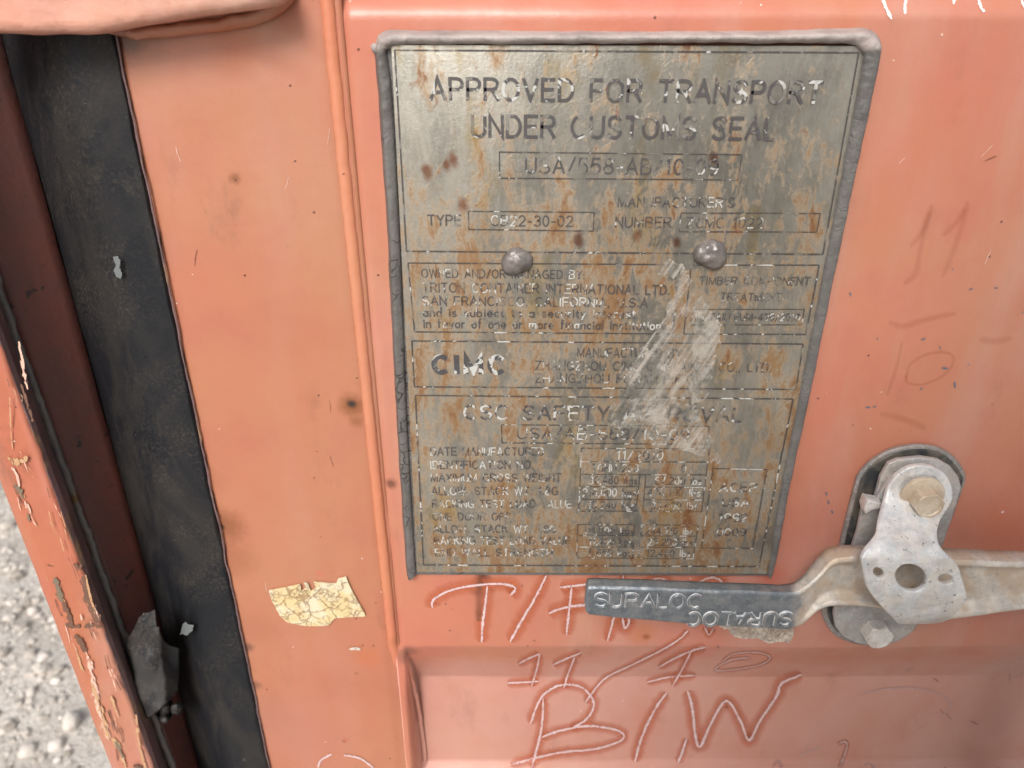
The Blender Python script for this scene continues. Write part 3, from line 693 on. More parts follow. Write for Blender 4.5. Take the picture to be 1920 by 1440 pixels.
# ruled borders
LN = []
def box(tl, tr, br, bl_, w_=2.2): LN.extend([(tl, tr, w_), (tr, br, w_), (bl_, br, w_), (tl, bl_, w_)])
box((740, 94), (1610, 99), (1543, 477), (762, 471), 3.2); box((765, 493), (1275, 496), (1261, 626), (777, 622), 2.6); box((1296, 497), (1536, 497), (1511, 627), (1282, 626), 2.6); box((1300, 580), (1508, 580), (1503, 609), (1295, 609), 1.8)
box((772, 639), (1506, 645), (1492, 730), (777, 725), 2.6); box((779, 741), (1487, 748), (1423, 1062), (794, 1059), 2.8); box((936, 285), (1391, 290), (1384, 337), (937, 334), 2.2); box((878, 396), (1114, 398), (1112, 433), (879, 430), 2.); box((1277, 399), (1538, 400), (1531, 435), (1273, 434), 2.)
box((940, 796), (1330, 799), (1325, 833), (941, 830), 2.); box((1337, 878), (1438, 880), (1411, 1028), (1315, 1027), 2.)
for y in (840, 865, 889): LN.append(((1090-(y-840)*.042, y), (1330-(y-840)*.13, y+1), 1.8))
LN.append(((1090, 840), (1085, 958), 1.8)); LN.append(((1330, 841), (1315, 960), 1.8)); LN.append(((1200, 889), (1192, 958), 1.8)); LN.append(((1211, 889), (1205, 959), 1.8))
for y in (912, 936, 958): LN += [((1088, y), (1196, y), 1.8), ((1208, y+.5), (1319, y+1), 1.8)]
for y in (983, 1003.5, 1025, 1046): LN += [((1082, y), (1188, y), 1.7), ((1201, y+.5), (1306-(y-983)*.12, y+1), 1.7)]
LN += [((1083, 983), (1081, 1046), 1.7), ((1189, 983), (1186, 1046), 1.7), ((1203, 983), (1197, 1046), 1.7), ((1309, 984), (1299, 1047), 1.7)]
vs, fs = [], []
for k, (a, b, w_) in enumerate(LN):
    A0, B0 = P(*a, PY), P(*b, PY); d = (B0-A0).normalized(); nn = Vector((-d.z, 0, d.x)); hw = w_*.5*(P(1000, a[1], PY)-P(1001, a[1], PY)).length
    lf = Vector((0, .00018+.000004*k, 0)); n_ = 24
    for i in range(n_+1):
        p = A0.lerp(B0, i/n_)-lf; h_ = hw*(1+.25*nz(p, 300)); vs += [p+nn*h_, p-nn*h_]
    base = len(vs)-2*(n_+1); fs += [(base+2*i, base+2*i+1, base+2*i+3, base+2*i+2) for i in range(n_)]
link('ruled_border', mesh(vs, fs), M['line'], pl, False)

# ---------- polygons lying on a surface
def patch(name, outline, fn, mat, parent, jag=0., n=5, label=None, dens=0, smooth_=False):
    pts = [Vector((a, b, 0)) for a, b in outline]
    if smooth_: pts = catmull(pts, 6, True)
    o2 = []
    for a, b in zip(pts, pts[1:]+pts[:1]):
        for k in range(n):
            q = a.lerp(b, k/n); d = (b-a).normalized()
            o2.append(q+Vector((-d.y, d.x, 0))*jag*(nz((q.x, q.y, 0), .35)+nz((q.x, q.y, 3), .9)*.6))
    bm = bmesh.new(); vv = [bm.verts.new(p) for p in o2]
    for t_ in tessellate_polygon([o2]):
        try: bm.faces.new([vv[i_] for i_ in t_])
        except ValueError: pass
    if dens:
        xs = [p.x for p in o2]; ys = [p.y for p in o2]
        for k in range(1, dens):
            bmesh.ops.bisect_plane(bm, geom=bm.verts[:]+bm.edges[:]+bm.faces[:], plane_co=(min(xs)+(max(xs)-min(xs))*k/dens, 0, 0), plane_no=(1, 0, 0))
            bmesh.ops.bisect_plane(bm, geom=bm.verts[:]+bm.edges[:]+bm.faces[:], plane_co=(0, min(ys)+(max(ys)-min(ys))*k/dens, 0), plane_no=(0, 1, 0))
    for v in bm.verts: v.co = fn(v.co.x, v.co.y)
    bmesh.ops.recalc_face_normals(bm, faces=bm.faces)
    me = bpy.data.meshes.new('m'); bm.to_mesh(me); bm.free()
    return link(name, me, mat, parent, False, label)
def _resid():
    s = N('dried_white_glue_smear')
    rot = s.new('ShaderNodeMapping'); rot.inputs['Rotation'].default_value = (0, R(-28), 0); s.put(rot.inputs[0], s.pos)
    v = s.vm('MULTIPLY', rot.outputs[0], (1, 1, .06)).outputs[0]
    a = s.noise(420, 4, .65, v)
    b = s.noise(60, 4, .6)
    al = s.ramp(s.math('ADD', s.math('ADD', s.mul(a, .42), s.mul(b, .33)), s.mul(s.noise(200, 5, .7), .25)), .43, .60)
    s.alpha(s.mul(al, .52))
    c = s.mix(s.ramp(b, .4, .6), (.44, .42, .38), (.55, .50, .44))
    return s.out(Base_Color=c, Roughness=.6, normal=s.bump(a, .0005))
M['resid'] = _resid()
pf = lambda px, py: P(px, py, PY-.0011)
res = [[(1218, 500), (1255, 486), (1285, 498), (1292, 520), (1280, 528), (1255, 520), (1232, 516)],
       [(1272, 528), (1292, 520), (1318, 560), (1345, 600), (1352, 640), (1340, 655), (1340, 680), (1330, 720), (1328, 740), (1310, 762), (1262, 750), (1232, 760), (1190, 752), (1150, 772), (1142, 765), (1150, 725), (1162, 695), (1195, 660), (1232, 620), (1262, 560)],
       [(1150, 770), (1195, 752), (1232, 748), (1270, 752), (1300, 766), (1318, 790), (1345, 840), (1352, 872), (1332, 862), (1300, 850), (1262, 842), (1222, 838), (1212, 815), (1196, 800), (1170, 802), (1140, 800), (1146, 785)]]
for k, r_ in enumerate(res): patch('glue_smear', r_, pf, M['resid'], pl, 7, 6, 'whitish scraped smear over the lettering')

def _cloud():
    s = N('cloudy_dried_glue'); b = s.noise(70, 6, .72)
    s.alpha(s.mul(s.ramp(b, .42, .66), .5))
    return s.out(Base_Color=s.mix(s.noise(250, 4), (.40, .37, .32), (.56, .53, .47)), Roughness=.6, normal=s.bump(b, .0006))
M['cloud'] = _cloud()
pf2 = lambda px, py: P(px, py, PY-.0014)
patch('glue_smear', [(1142, 770), (1170, 748), (1215, 742), (1262, 748), (1302, 762), (1315, 785), (1290, 800), (1262, 800), (1240, 835), (1222, 830), (1208, 808), (1180, 798), (1148, 800)], pf2, M['cloud'], pl, 9, 6)
patch('glue_smear', [(1305, 590), (1345, 605), (1350, 640), (1330, 690), (1326, 740), (1300, 760), (1290, 720), (1300, 650)], pf2, M['cloud'], pl, 7, 6)
# ------------------------------------------------------------------ chalk writing
def chalk(parent, pts, wd=6, halo=26, mat='chalk', smooth_=True):
    ribbon('chalk_stroke', pts, wd*1.15, M[mat], parent, lambda a, b: surf(a, b, .00045), smooth_, jag=.5)
    if halo: ribbon('rubbed_halo', pts, halo*1.3, M['halo'], parent, lambda a, b: surf(a, b, .00025), smooth_, jag=.2)
def Z3(l): return [(680+a/2.526, 1040+b/2.526) for a, b in l]
ch = [Z3([(330, 250), (335, 215), (400, 175), (500, 150), (640, 138), (712, 150), (720, 170), (700, 192)]), Z3([(590, 150), (580, 240), (568, 330), (564, 415)]), Z3([(870, 98), (820, 200), (760, 300), (698, 412)]), Z3([(935, 155), (1000, 148), (1070, 140), (1130, 130)]), Z3([(990, 150), (980, 250), (965, 380)]), Z3([(880, 278), (960, 250), (1060, 238), (1120, 232)]),
      Z3([(1235, 98), (1200, 260), (1160, 408)]), Z3([(1232, 300), (1240, 345), (1258, 330), (1262, 300)])]
for c in ch[:8]: chalk(door, c, 6.5, 30)
chalk(door, Z3([(1300, 170), (1340, 135), (1400, 112), (1450, 130), (1440, 170)]), 5, 22, 'chalk_faint')
chalk(door, Z3([(1560, 180), (1580, 140), (1650, 108), (1700, 128), (1690, 170)]), 7, 22, 'chalk_faint'); chalk(door, Z3([(1620, 340), (1640, 380), (1662, 345)]), 5, 16, 'chalk_faint')
for c in (Z3([(735, 520), (780, 495), (838, 470)]), Z3([(838, 470), (825, 540), (800, 622)]), Z3([(685, 608), (760, 605), (835, 600)]), Z3([(900, 522), (960, 495), (1035, 465)]), Z3([(1005, 485), (975, 560), (952, 632)]),
          Z3([(1400, 535), (1480, 490), (1560, 455), (1625, 438)]), Z3([(1555, 462), (1515, 540), (1468, 622)]), Z3([(1345, 605), (1450, 580), (1580, 572)])): chalk(door, c, 5, 20)
chalk(door, Z3([(1055, 700), (1080, 665), (1150, 585), (1280, 520), (1420, 450), (1500, 400), (1540, 360)]), 5, 16)
chalk(door, Z3([(1840, 488), (1740, 500), (1670, 545), (1760, 545), (1880, 522), (1930, 490), (1880, 465), (1760, 470), (1700, 510)]), 4.5, 9, 'chalk_faint')
chalk(door, Z3([(795, 800), (820, 730), (860, 660), (940, 618), (1030, 625), (1080, 670), (1095, 715), (1060, 780), (985, 825)]), 6, 24)
chalk(door, Z3([(855, 680), (852, 780), (835, 880), (800, 1010)]), 6, 24); chalk(door, Z3([(850, 865), (930, 835), (1060, 812), (1180, 825), (1235, 850), (1215, 885), (1100, 920), (950, 935), (810, 965), (700, 995)]), 6, 22)
chalk(door, Z3([(1440, 655), (1380, 740), (1320, 870), (1290, 980)]), 7, 26); chalk(door, Z3([(1538, 645), (1560, 720), (1575, 850), (1598, 910), (1650, 800), (1722, 692), (1790, 790), (1830, 880), (1880, 790), (1960, 670), (1985, 610), (2080, 568)]), 7.5, 28)
chalk(door, Z3([(1535, 870), (1515, 930), (1495, 985)]), 7, 18)
Z4 = lambda l: [(1240+a/2.824, 1140+b/2.824) for a, b in l]
chalk(door, Z4([(930, 722), (970, 708), (985, 730), (965, 790), (940, 850)]), 6, 10, 'chalk_faint'); chalk(door, Z4([(590, 840), (620, 812), (640, 850)]), 5, 6, 'chalk_faint'); chalk(door, Z4([(1075, 840), (1100, 822), (1130, 850)]), 5, 0, 'chalk_faint')
chalk(door, Z4([(1060, 460), (1180, 430), (1350, 425), (1480, 460), (1535, 510), (1480, 580)]), 3, 0, 'chalk_faint')
chalk(door, Z4([(720, 785), (780, 760), (850, 735)]), 3, 0, 'chalk_faint')
for c in ([(596, 1440), (602, 1425), (622, 1414)], [(645, 1416), (675, 1422), (700, 1440)]): ribbon('chalk_stroke', c, 6, M['chalk'], door, stfn(.0008), True, jag=.5)
for c in ([(1652, -10), (1662, 16), (1672, 36)], [(1700, -12), (1697, 10), (1697, 26)], [(1790, -8), (1788, 8)], [(1834, -4), (1840, 14), (1846, 22)], [(1916, 0), (1920, 14)]): ribbon('chalk_stroke', c, 7, M['chalk_white'], door, lambda a, b: surf(a, b, .0004), True, jag=.5, label='white chalk stroke at the top edge')
Z6 = lambda l: [(1440+a/3, 340+b/3) for a, b in l]
for c, w_ in ((Z6([(925, 130), (890, 230), (850, 420), (830, 520), (765, 578)]), 12), (Z6([(920, 170), (870, 280), (800, 370)]), 11), (Z6([(1125, 110), (1100, 220), (1040, 400), (980, 540)]), 12), (Z6([(1110, 150), (1060, 230), (985, 305)]), 11), (Z6([(680, 790), (760, 815), (880, 780), (1060, 740)]), 12),
              (Z6([(755, 900), (730, 1020), (670, 1205)]), 7), (Z6([(780, 1110), (800, 1030), (900, 970), (1010, 965), (1045, 1010), (990, 1090), (880, 1140), (790, 1135), (775, 1090)]), 6), (Z6([(1190, 890), (1280, 900), (1370, 880)]), 14), (Z6([(630, 1310), (740, 1330), (890, 1390)]), 14),):
    ribbon('rubbed_stroke', c, w_*1.5, M['ghost'], door, lambda a, b: surf(a, b, .0003), True, jag=.3)
# small blue-grey flecks
fm = N('blue_grey_fleck').out(Base_Color=(.12, .13, .17), Roughness=.5)
for (a, b, L, ang) in ((463, 635, 26, 75), (1141, 606, 24, -25), (1283, 600, 24, 5), (617, 886, 16, 60), (873, 888, 28, -20), (968, 935, 20, 80), (995, 1052, 36, 10), (1052, 1145, 36, 85), (863, 1166, 24, -40), (1128, 1032, 16, -40), (1040, 495, 16, -70), (562, 1272, 30, 0), (600, 1268, 24, -15), (1432, 737, 14, 0)):
    x_, y_ = Z6([(a, b)])[0]; ca, sa = math.cos(R(ang)), math.sin(R(ang)); L /= 3
    pts = [(x_+ca*u*L/2-sa*v*L*.17, y_+sa*u*L/2+ca*v*L*.17) for u, v in ((-1, .2), (-.5, 1), (.3, .8), (1, .5), (.9, -.7), (.1, -1), (-.7, -.8))]
    patch('paint_fleck', pts, lambda a, b: surf(a, b, .0004), fm, door, .3, 2)
for (x_, y_) in ((1549, 926), (1553, 942), (1560, 960)):
    patch('paint_fleck', [(x_-2, y_-3), (x_+1, y_-4), (x_+2.5, y_+2), (x_, y_+4)], lambda a, b: surf(a, b, .0004), fm, door, .2, 2)
M['scuff'] = strip_mat('fine_pale_scratch', (.60, .38, .31), .40, .55, 700, .5)
M['scuffd'] = strip_mat('fine_dark_scratch', (.20, .07, .04), .42, .58, 700, .5)
for k in range(34):
    left = rs.random() < .45; px = rs.uniform(300, 620) if left else rs.uniform(1480, 1900); py = rs.uniform(150, 1400) if left else rs.uniform(150, 1400)
    if left and px < 235+.2117*(py-70)+20: continue
    if not left and (px < 1690-.19*py+40 or 820 < py < 1230): continue
    L = rs.uniform(8, 34); a = rs.uniform(0, 6.28) if not left else rs.uniform(1.1, 1.9)
    ribbon('scratch', [(px, py), (px+math.cos(a)*L*.5+rs.uniform(-1.5, 1.5), py+math.sin(a)*L*.5), (px+math.cos(a)*L, py+math.sin(a)*L)], rs.uniform(1.3, 2.4), M[rs.choice(['scuff', 'scuff', 'scuffd'])], door, stfn(.0003) if left else (lambda a_, b_: surf(a_, b_, .0003)), jag=.5)
M['splash'] = N('dried_pale_paint').out(Base_Color=(.13, .145, .145), Roughness=.5)
gfn = lambda a_, b_: P(a_, b_, -.0042)
patch('paint_splash', [(212, 482), (221, 480), (226, 492), (224, 502), (229, 512), (226, 523), (219, 519), (213, 508), (217, 496)], gfn, M['splash'], go, 2, 4)
patch('paint_splash', [(342, 1170), (348, 1166), (352, 1170), (363, 1172), (360, 1184), (350, 1191), (342, 1188), (338, 1190), (340, 1180)], gfn, M['splash'], go, 2, 4)
# drips below the plate
for c, w_ in (([(900, 1086), (898, 1120), (897, 1165)], 22),):
    ribbon('dirt_streak', c, w_, M['drip'], door, lambda a, b: surf(a, b, .0003), True, jag=.4)

# ------------------------------------------------------------------ stickers
def _stick(name, a_, b_, sc_):
    s = N(name)
    vec = s.vm('ADD', s.pos, s.vm('MULTIPLY', s.noise(110, 5, .7, col=True), (.013, .013, .013)).outputs[0]).outputs[0]
    e = s.voro(sc_, 'DISTANCE_TO_EDGE', vec)
    cr = s.mul(s.ramp(e, .012, .045, 1, 0), s.ramp(s.noise(60, 2), .35, .5))
    cr2 = s.mul(s.ramp(s.voro(sc_*2.6, 'DISTANCE_TO_EDGE', vec), .02, .07, 1, 0), s.ramp(s.noise(90, 2), .45, .6))
    c = s.mix(s.ramp(s.noise(80, 4), .4, .6), a_, b_)
    c = s.mix(s.mul(s.math('MAXIMUM', cr, s.mul(cr2, .5)), .6), c, (.32, .15, .07))
    return s.out(Base_Color=c, Roughness=.6, normal=s.bump(s.math('MAXIMUM', cr, cr2), -.0006))
M['stk'] = _stick('cracked_cream_film', (.60, .46, .24), (.62, .54, .38), 85)
M['stk2'] = _stick('torn_pale_paper', (.55, .46, .38), (.60, .52, .44), 260)
zz3 = lambda l: [(a/2.743, 915+b/2.743) for a, b in l]
o = patch('sticker_remnant', zz3([(1385, 527), (1460, 512), (1520, 500), (1545, 495), (1552, 528), (1574, 512), (1562, 484), (1584, 490), (1600, 528), (1626, 512), (1614, 482), (1660, 488), (1730, 490), (1738, 466), (1780, 455), (1805, 515), (1840, 580), (1875, 640), (1880, 658), (1800, 662), (1722, 668), (1690, 706), (1640, 708), (1575, 708), (1480, 690), (1440, 655), (1405, 590), (1392, 560)]), stfn(.0013), M['stk'], None, .9, 4, dens=12)
m_ = o.modifiers.new('s', 'SOLIDIFY'); m_.thickness = .0009; m_.offset = 0
solo(o, 'crackled cream yellow sticker remnant on the orange door edge left of the plate', 'sticker')
o = patch('sticker_remnant', [(1345, 1160), (1480, 1165), (1489, 1186), (1484, 1200), (1478, 1205), (1462, 1203), (1440, 1206), (1420, 1197), (1395, 1198), (1375, 1193), (1365, 1180), (1350, 1176)], lambda a, b: surf(a, b, .0012), M['stk2'], None, 2.5, 5)
m_ = o.modifiers.new('s', 'SOLIDIFY'); m_.thickness = .0003; m_.offset = 0
solo(o, 'torn pale paper label remnant just under the grey handle grip', 'sticker')
ribbon('paper_crumb', [(655, 1217), (668, 1216), (676, 1218)], 5, M['stk2'], door, stfn(.0008), False)

# ------------------------------------------------------------------ torn rubber flap
fl = thing('rubber_scrap', 'crumpled grey black torn rubber scrap wedged between post and gasket', 'rubber scrap', P(300, 1345, -.004))
def cloth(name, outline, fn, mat, dens=22):
    o = patch(name, outline, lambda a, b: fn(a, b), mat, fl, 1.2, 3, dens=dens)
    for p in o.data.polygons: p.use_smooth = True
    m_ = o.modifiers.new('s', 'SOLIDIFY'); m_.thickness = .0009; return o
def ffold(a, b):
    u = (a-233)/105; v = (b-1145)/200
    y = -.010-.010*math.sin(min(1, max(0, u))*math.pi)+.010*max(0, u-.55)*1.5
    d = abs((a-298)+(b-1180)*-.10)           # sharp crease down from the top notch
    y += -.006*math.exp(-d/9)*(1 if v > .15 else .3)
    y += .0050*abs(((a*.030+b*.012) % 2)-1)+.003*abs(((a*.021-b*.028) % 2)-1)+nz((a, b, 0), .03)*.003
    return P(a, b, y)
cloth('torn_flap', zz3([(795, 628), (740, 645), (712, 672), (690, 720), (660, 770), (640, 840), (655, 900), (680, 980), (700, 1050), (715, 1110), (740, 1188), (775, 1175), (830, 1130), (880, 1090), (915, 1040), (922, 940), (925, 825), (880, 815), (840, 780), (815, 722), (800, 700)]), ffold, M['flap'])
cloth('curled_corner', zz3([(800, 1170), (850, 1100), (880, 1095), (895, 1110), (925, 1098), (936, 1125), (920, 1168), (895, 1165), (850, 1208), (815, 1185)]), lambda a, b: P(a, b, -.006+.005*math.sin(a*.3)+.003*math.sin(b*.25)), M['flap'], 10)

# ------------------------------------------------------------------ handle retainer
ret = thing('handle_retainer', 'galvanised swivel latch bolted to the door holding the locking handle', 'latch', P(1700, 1190, 0))
Zz = lambda l: [(1480+a/3.43, 810+b/3.43) for a, b in l]
def smo(l, n=4): return [(p.x, p.y) for p in catmull([Vector((a, b, 0)) for a, b in l], n, True)]
rim = Zz([(455, 272), (520, 200), (620, 135), (740, 97), (870, 88), (980, 112), (1070, 170), (1125, 250), (1137, 310), (1100, 420), (1050, 560), (1000, 700), (960, 840), (920, 980), (880, 1120), (840, 1220), (790, 1290), (700, 1348), (600, 1374), (500, 1376), (400, 1358), (310, 1320), (245, 1250), (210, 1150), (240, 1020), (300, 850), (345, 660), (395, 460), (430, 330)])
slab('rim_plate', smo(rim, 3), -.0030, .0032, M['rim'], ret, bevel=.0010)
rimi = Zz([(475, 285), (540, 215), (640, 155), (750, 122), (870, 114), (970, 136), (1050, 190), (1100, 260), (1118, 315), (1080, 430), (1030, 560), (980, 700), (940, 840), (900, 980), (860, 1110), (820, 1205), (770, 1270), (690, 1322), (600, 1346), (505, 1348), (410, 1330), (325, 1292), (268, 1230), (245, 1140), (272, 1020), (330, 850), (372, 660), (420, 470), (450, 345)])
slab('backing_plate', smo(rimi, 3), -.0040, .0018, M['dark'], ret, bevel=.0004)
br = Zz([(640, 205), (700, 180), (850, 165), (960, 180), (1040, 225), (1090, 290), (1108, 355), (1080, 450), (1030, 600), (985, 740), (940, 900), (900, 1060), (850, 1200), (790, 1290), (700, 1345), (600, 1370), (500, 1372), (430, 1358), (350, 1320), (300, 1260), (285, 1180), (300, 1100), (380, 820), (400, 760), (440, 640), (470, 490), (500, 465), (552, 430), (590, 290)])
slab('bracket', br, -.0105, .0035, M['galv_grey'], ret, bevel=.0009)
slab('bracket_post', Zz([(560, 440), (640, 300), (850, 220), (1020, 330), (1010, 460), (860, 560), (640, 560)]), -.0135, .004, M['galv_grey'], ret, bevel=.001)
slab('stop_tab', Zz([(505, 443), (600, 462), (604, 492), (540, 505), (492, 530), (485, 495)]), -.0185, .009, M['bolt2'], ret, bevel=.0012)
def hy(px, py):                                           # the latch leans out over the handle and curls back at the bottom
    t = (py-870)/300; t = min(1.2, max(0, t))
    y = -.0165-.033*float(sm(.10, .62, t))
    if py > 1128: y += .010*((py-1128)/55)**2
    return y
hasp = Zz([(620, 430), (640, 350), (690, 280), (760, 235), (850, 218), (935, 230), (1005, 275), (1045, 345), (1055, 420), (1035, 480), (1005, 540), (985, 600), (972, 670), (976, 735), (1000, 775), (1045, 815), (1085, 860), (1110, 930), (1130, 1000), (1143, 1040), (1138, 1090), (1090, 1150), (1030, 1215), (960, 1262), (870, 1282), (790, 1278), (720, 1262), (680, 1215), (630, 1165), (580, 1110), (535, 1055), (500, 1000), (484, 930), (468, 850), (472, 810), (510, 765), (560, 720), (585, 680), (592, 610), (600, 540), (610, 480)])
def ell(cx, cy, rx, ry, rot=0, n=24):
    c, s_ = math.cos(R(rot)), math.sin(R(rot)); return Zz([(cx+rx*math.cos(t)*c-ry*math.sin(t)*s_, cy+rx*math.cos(t)*s_+ry*math.sin(t)*c) for t in [2*math.pi*k/n for k in range(n)]])
slab('swivel_latch', smo(hasp, 3), hy, .0038, M['galv'], ret, holes=[ell(785, 940, 104, 84, 25), ell(577, 910, 42, 27, 42), ell(1008, 950, 46, 31, 5)], bevel=.0011, cuts=40, rough=.0006, res=3)
# bolts
def hexbolt(px, py, Y, rf, rh, h, mat, rot=10, flange=True, name='bolt'):
    b = P(px, py, Y); e = bpy.data.objects.new('t', None)
    rows = []
    def ring(r, y, n=48, hexa=0, rr=0):
        out = []
        for k in range(n+1):
            a = 2*math.pi*k/n; q = r
            if hexa:
                am = ((a-R(rot)) % (math.pi/3))-math.pi/6; q = r*math.cos(math.pi/6)/math.cos(am)
                q = q*hexa+r*.93*(1-hexa)
            out.append((b.x+math.cos(a)*q, b.y-y, b.z+math.sin(a)*q))
        return out
    me_parts = []
    if flange: rows += [ring(rf, -.001), ring(rf, .0010), ring(rf*.985, .0013), ring(rf*.95, .0015), ring(rh*1.06, .0024)]
    rows += [ring(rh, .0024 if flange else -.001, hexa=1), ring(rh, h-.0009, hexa=1), ring(rh*.99, h-.0006, hexa=.8), ring(rh*.93, h-.0001, hexa=.25), ring(rh*.88, h, hexa=0), ring(rh*.76, h-.0002), ring(rh*.70, h-.0007), ring(rh*.3, h-.0008), ring(.0001, h-.0008)]
    A_ = np.array(rows)
    for i in range(A_.shape[0]):
        for j in range(A_.shape[1]-1):
            v = Vector(A_[i, j]); A_[i, j, 1] += nz(v, 400)*.0004
        A_[i, -1] = A_[i, 0]
    o = link(name, gridmesh(A_), mat, ret, True); sharp(o, 28); return o
hexbolt(1480+850/3.43, 810+412/3.43, -.0195, .0128, .0086, .0105, M['bolt'], 12, name='upper_bolt')
hexbolt(1480+548/3.43, 810+1268/3.43, -.0105, .01, .0092, .0085, M['bolt2'], 8, False, name='lower_bolt')

# ------------------------------------------------------------------ handle
han = thing('locking_handle', 'blue grey cast locking handle bar with raised lettering held by the latch', 'handle', P(1300, 1150, -.03))
# px, top of front face, bottom, depth of front face, hollow
HS = [(1097, 1118, 1138, -.040, 0), (1099, 1108, 1148, -.0405, 0), (1104, 1104, 1153, -.041, 0), (1114, 1102, 1156, -.041, 0), (1200, 1104, 1164, -.041, 0), (1330, 1109, 1175, -.041, 0), (1440, 1113, 1180, -.0405, .0), (1478, 1114, 1182, -.040, .0003), (1500, 1110, 1176, -.039, .001), (1520, 1096, 1160, -.037, .003), (1540, 1076, 1146, -.035, .0055), (1562, 1054, 1139, -.034, .007), (1590, 1048, 1139, -.034, .0075), (1640, 1047, 1142, -.035, .0075), (1700, 1049, 1152, -.036, .0075), (1765, 1051, 1166, -.037, .0075), (1800, 1053, 1163, -.037, .0075), (1850, 1055, 1156, -.037, .0075), (1920, 1057, 1147, -.036, .0075), (2030, 1062, 1140, -.034, .007), (2110, 1064, 1138, -.032, .005), (2150, 1066, 1138, -.03, 0)]
cc = [catmull([Vector((h[0], h[1], h[2])) for h in HS], 8), catmull([Vector((h[3], h[4], 0)) for h in HS], 8)]
rows = []
nF = 26
for k, (q, s_) in enumerate(zip(*cc)):
    px, t_, b_ = q; Yf, hol = s_.x, max(0, s_.y)
    Tp, Bp = P(px, t_, Yf), P(px, b_, Yf); xc = (Tp.x+Bp.x)/2; H = Tp.z-Bp.z
    endk = min(1, max(.25, (k+1)/16))
    th = .0085*endk; row = []
    rr = .0016*endk
    for j in range(nF+1):                                   # front, top to bottom
        t = j/nF; z = Tp.z-H*t; edge = min(t, 1-t)
        rnd = rr*(1-min(1, edge/.07))**2
        wall = .13
        dish = hol*float(sm(wall*.65, wall*1.35, edge)) if hol else 0
        row.append((Tp.x+(Bp.x-Tp.x)*t, Yf+rnd+dish, z))
    for j in range(1, 5): row.append((Bp.x, Yf+rr+(th-rr)*j/4, Bp.z-.0004*math.sin(math.pi*j/4)))
    for j in range(1, 12): t = j/11; row.append((Bp.x+(Tp.x-Bp.x)*t, Yf+th+hol*.5+.001*math.sin(math.pi*t), Bp.z+H*t))
    for j in range(1, 5): row.append((Tp.x, Yf+th+(rr-th)*j/4, Tp.z+.0004*math.sin(math.pi*j/4)))
    row = [tuple(Vector(v)+Vector((0, nz(v, 90)*.0004+nz(v, 300)*.0002, nz(v, 70, 3)*.0003))) for v in row]
    row[-1] = row[0]
    rows.append(row)
A_ = np.array(rows)
first = A_[0].mean(0); A_ = np.concatenate([np.repeat(first[None, None], A_.shape[1], 1)+np.array([-.0004, 0, 0]), A_], 0)
last = A_[-1].mean(0); A_ = np.concatenate([A_, np.repeat(last[None, None], A_.shape[1], 1)], 0)
xsplit = P(1490, 1130, -.04).x
nsp = next(i for i in range(A_.shape[0]) if A_[i, 5, 0] > xsplit)
o1 = link('grip', gridmesh(A_[:nsp+1]), M['handle'], han); o2 = link('hollow_arm', gridmesh(A_[nsp:]), M['handle'], han, label='dusty hollow arm')
# raised lettering
def raised(txt, a0, a1, cap, flip, r, mat, name, par, out_=.35):
    ss, W = layout(txt, .20)
    A0, A1 = P(*a0, -.0413), P(*a1, -.0413)
    H = cap*(P(1300, a0[1], -.04).z-P(1300, a0[1]+1, -.04).z)
    cu = bpy.data.curves.new('c', 'CURVE'); cu.dimensions = '3D'; cu.bevel_depth = r; cu.bevel_resolution = 2; cu.use_fill_caps = True
    for s in ss:
        sp_ = cu.splines.new('POLY'); sp_.points.add(len(s)-1)
        for q, (a, b) in zip(sp_.points, s):
            p = A0+(A1-A0)*(a/W)+Vector((0, 0, H*b*(-1 if flip else 1))); q.co = (p.x, p.y+r*out_, p.z, 1)
    t = bpy.data.objects.new('t', cu); COL.objects.link(t); dg = bpy.context.evaluated_depsgraph_get(); dg.update()
    me = bpy.data.meshes.new_from_object(t.evaluated_get(dg)); bpy.data.objects.remove(t)
    return link(name, me, mat, par)
for a in (((1115, 1138), (1313, 1141), 25, False), ((1486, 1150), (1291, 1149), 24, True)):
    e = raised('SURALOC', *a, .00125, M['galv'], 'raised_lettering', han, .70)
    raised('SURALOC', *a, .00080, M['letter'], 'letter_face', e, -.45)

# vertical lock rod the handle turns, just to the right
rod = thing('lock_rod', 'galvanised round lock rod right of the latch', 'rod', P(2160, 1100, -.03))
c = P(2160, 1100, -.028); rows = []
for z in (Z0, Z1): rows.append([(c.x+.017*math.cos(a), -.028+.017*math.sin(a), z) for a in np.linspace(0, 2*math.pi, 33)])
link('tube', gridmesh(np.array(rows)), M['galv_grey'], rod)
cc_ = c.z; rows = []
for z, r_ in ((cc_-.03, .017), (cc_-.03, .023), (cc_+.03, .023), (cc_+.03, .017)): rows.append([(c.x+r_*math.cos(a), -.028+r_*math.sin(a), z) for a in np.linspace(0, 2*math.pi, 33)])
link('hub', gridmesh(np.array(rows)), M['galv'], rod, False)

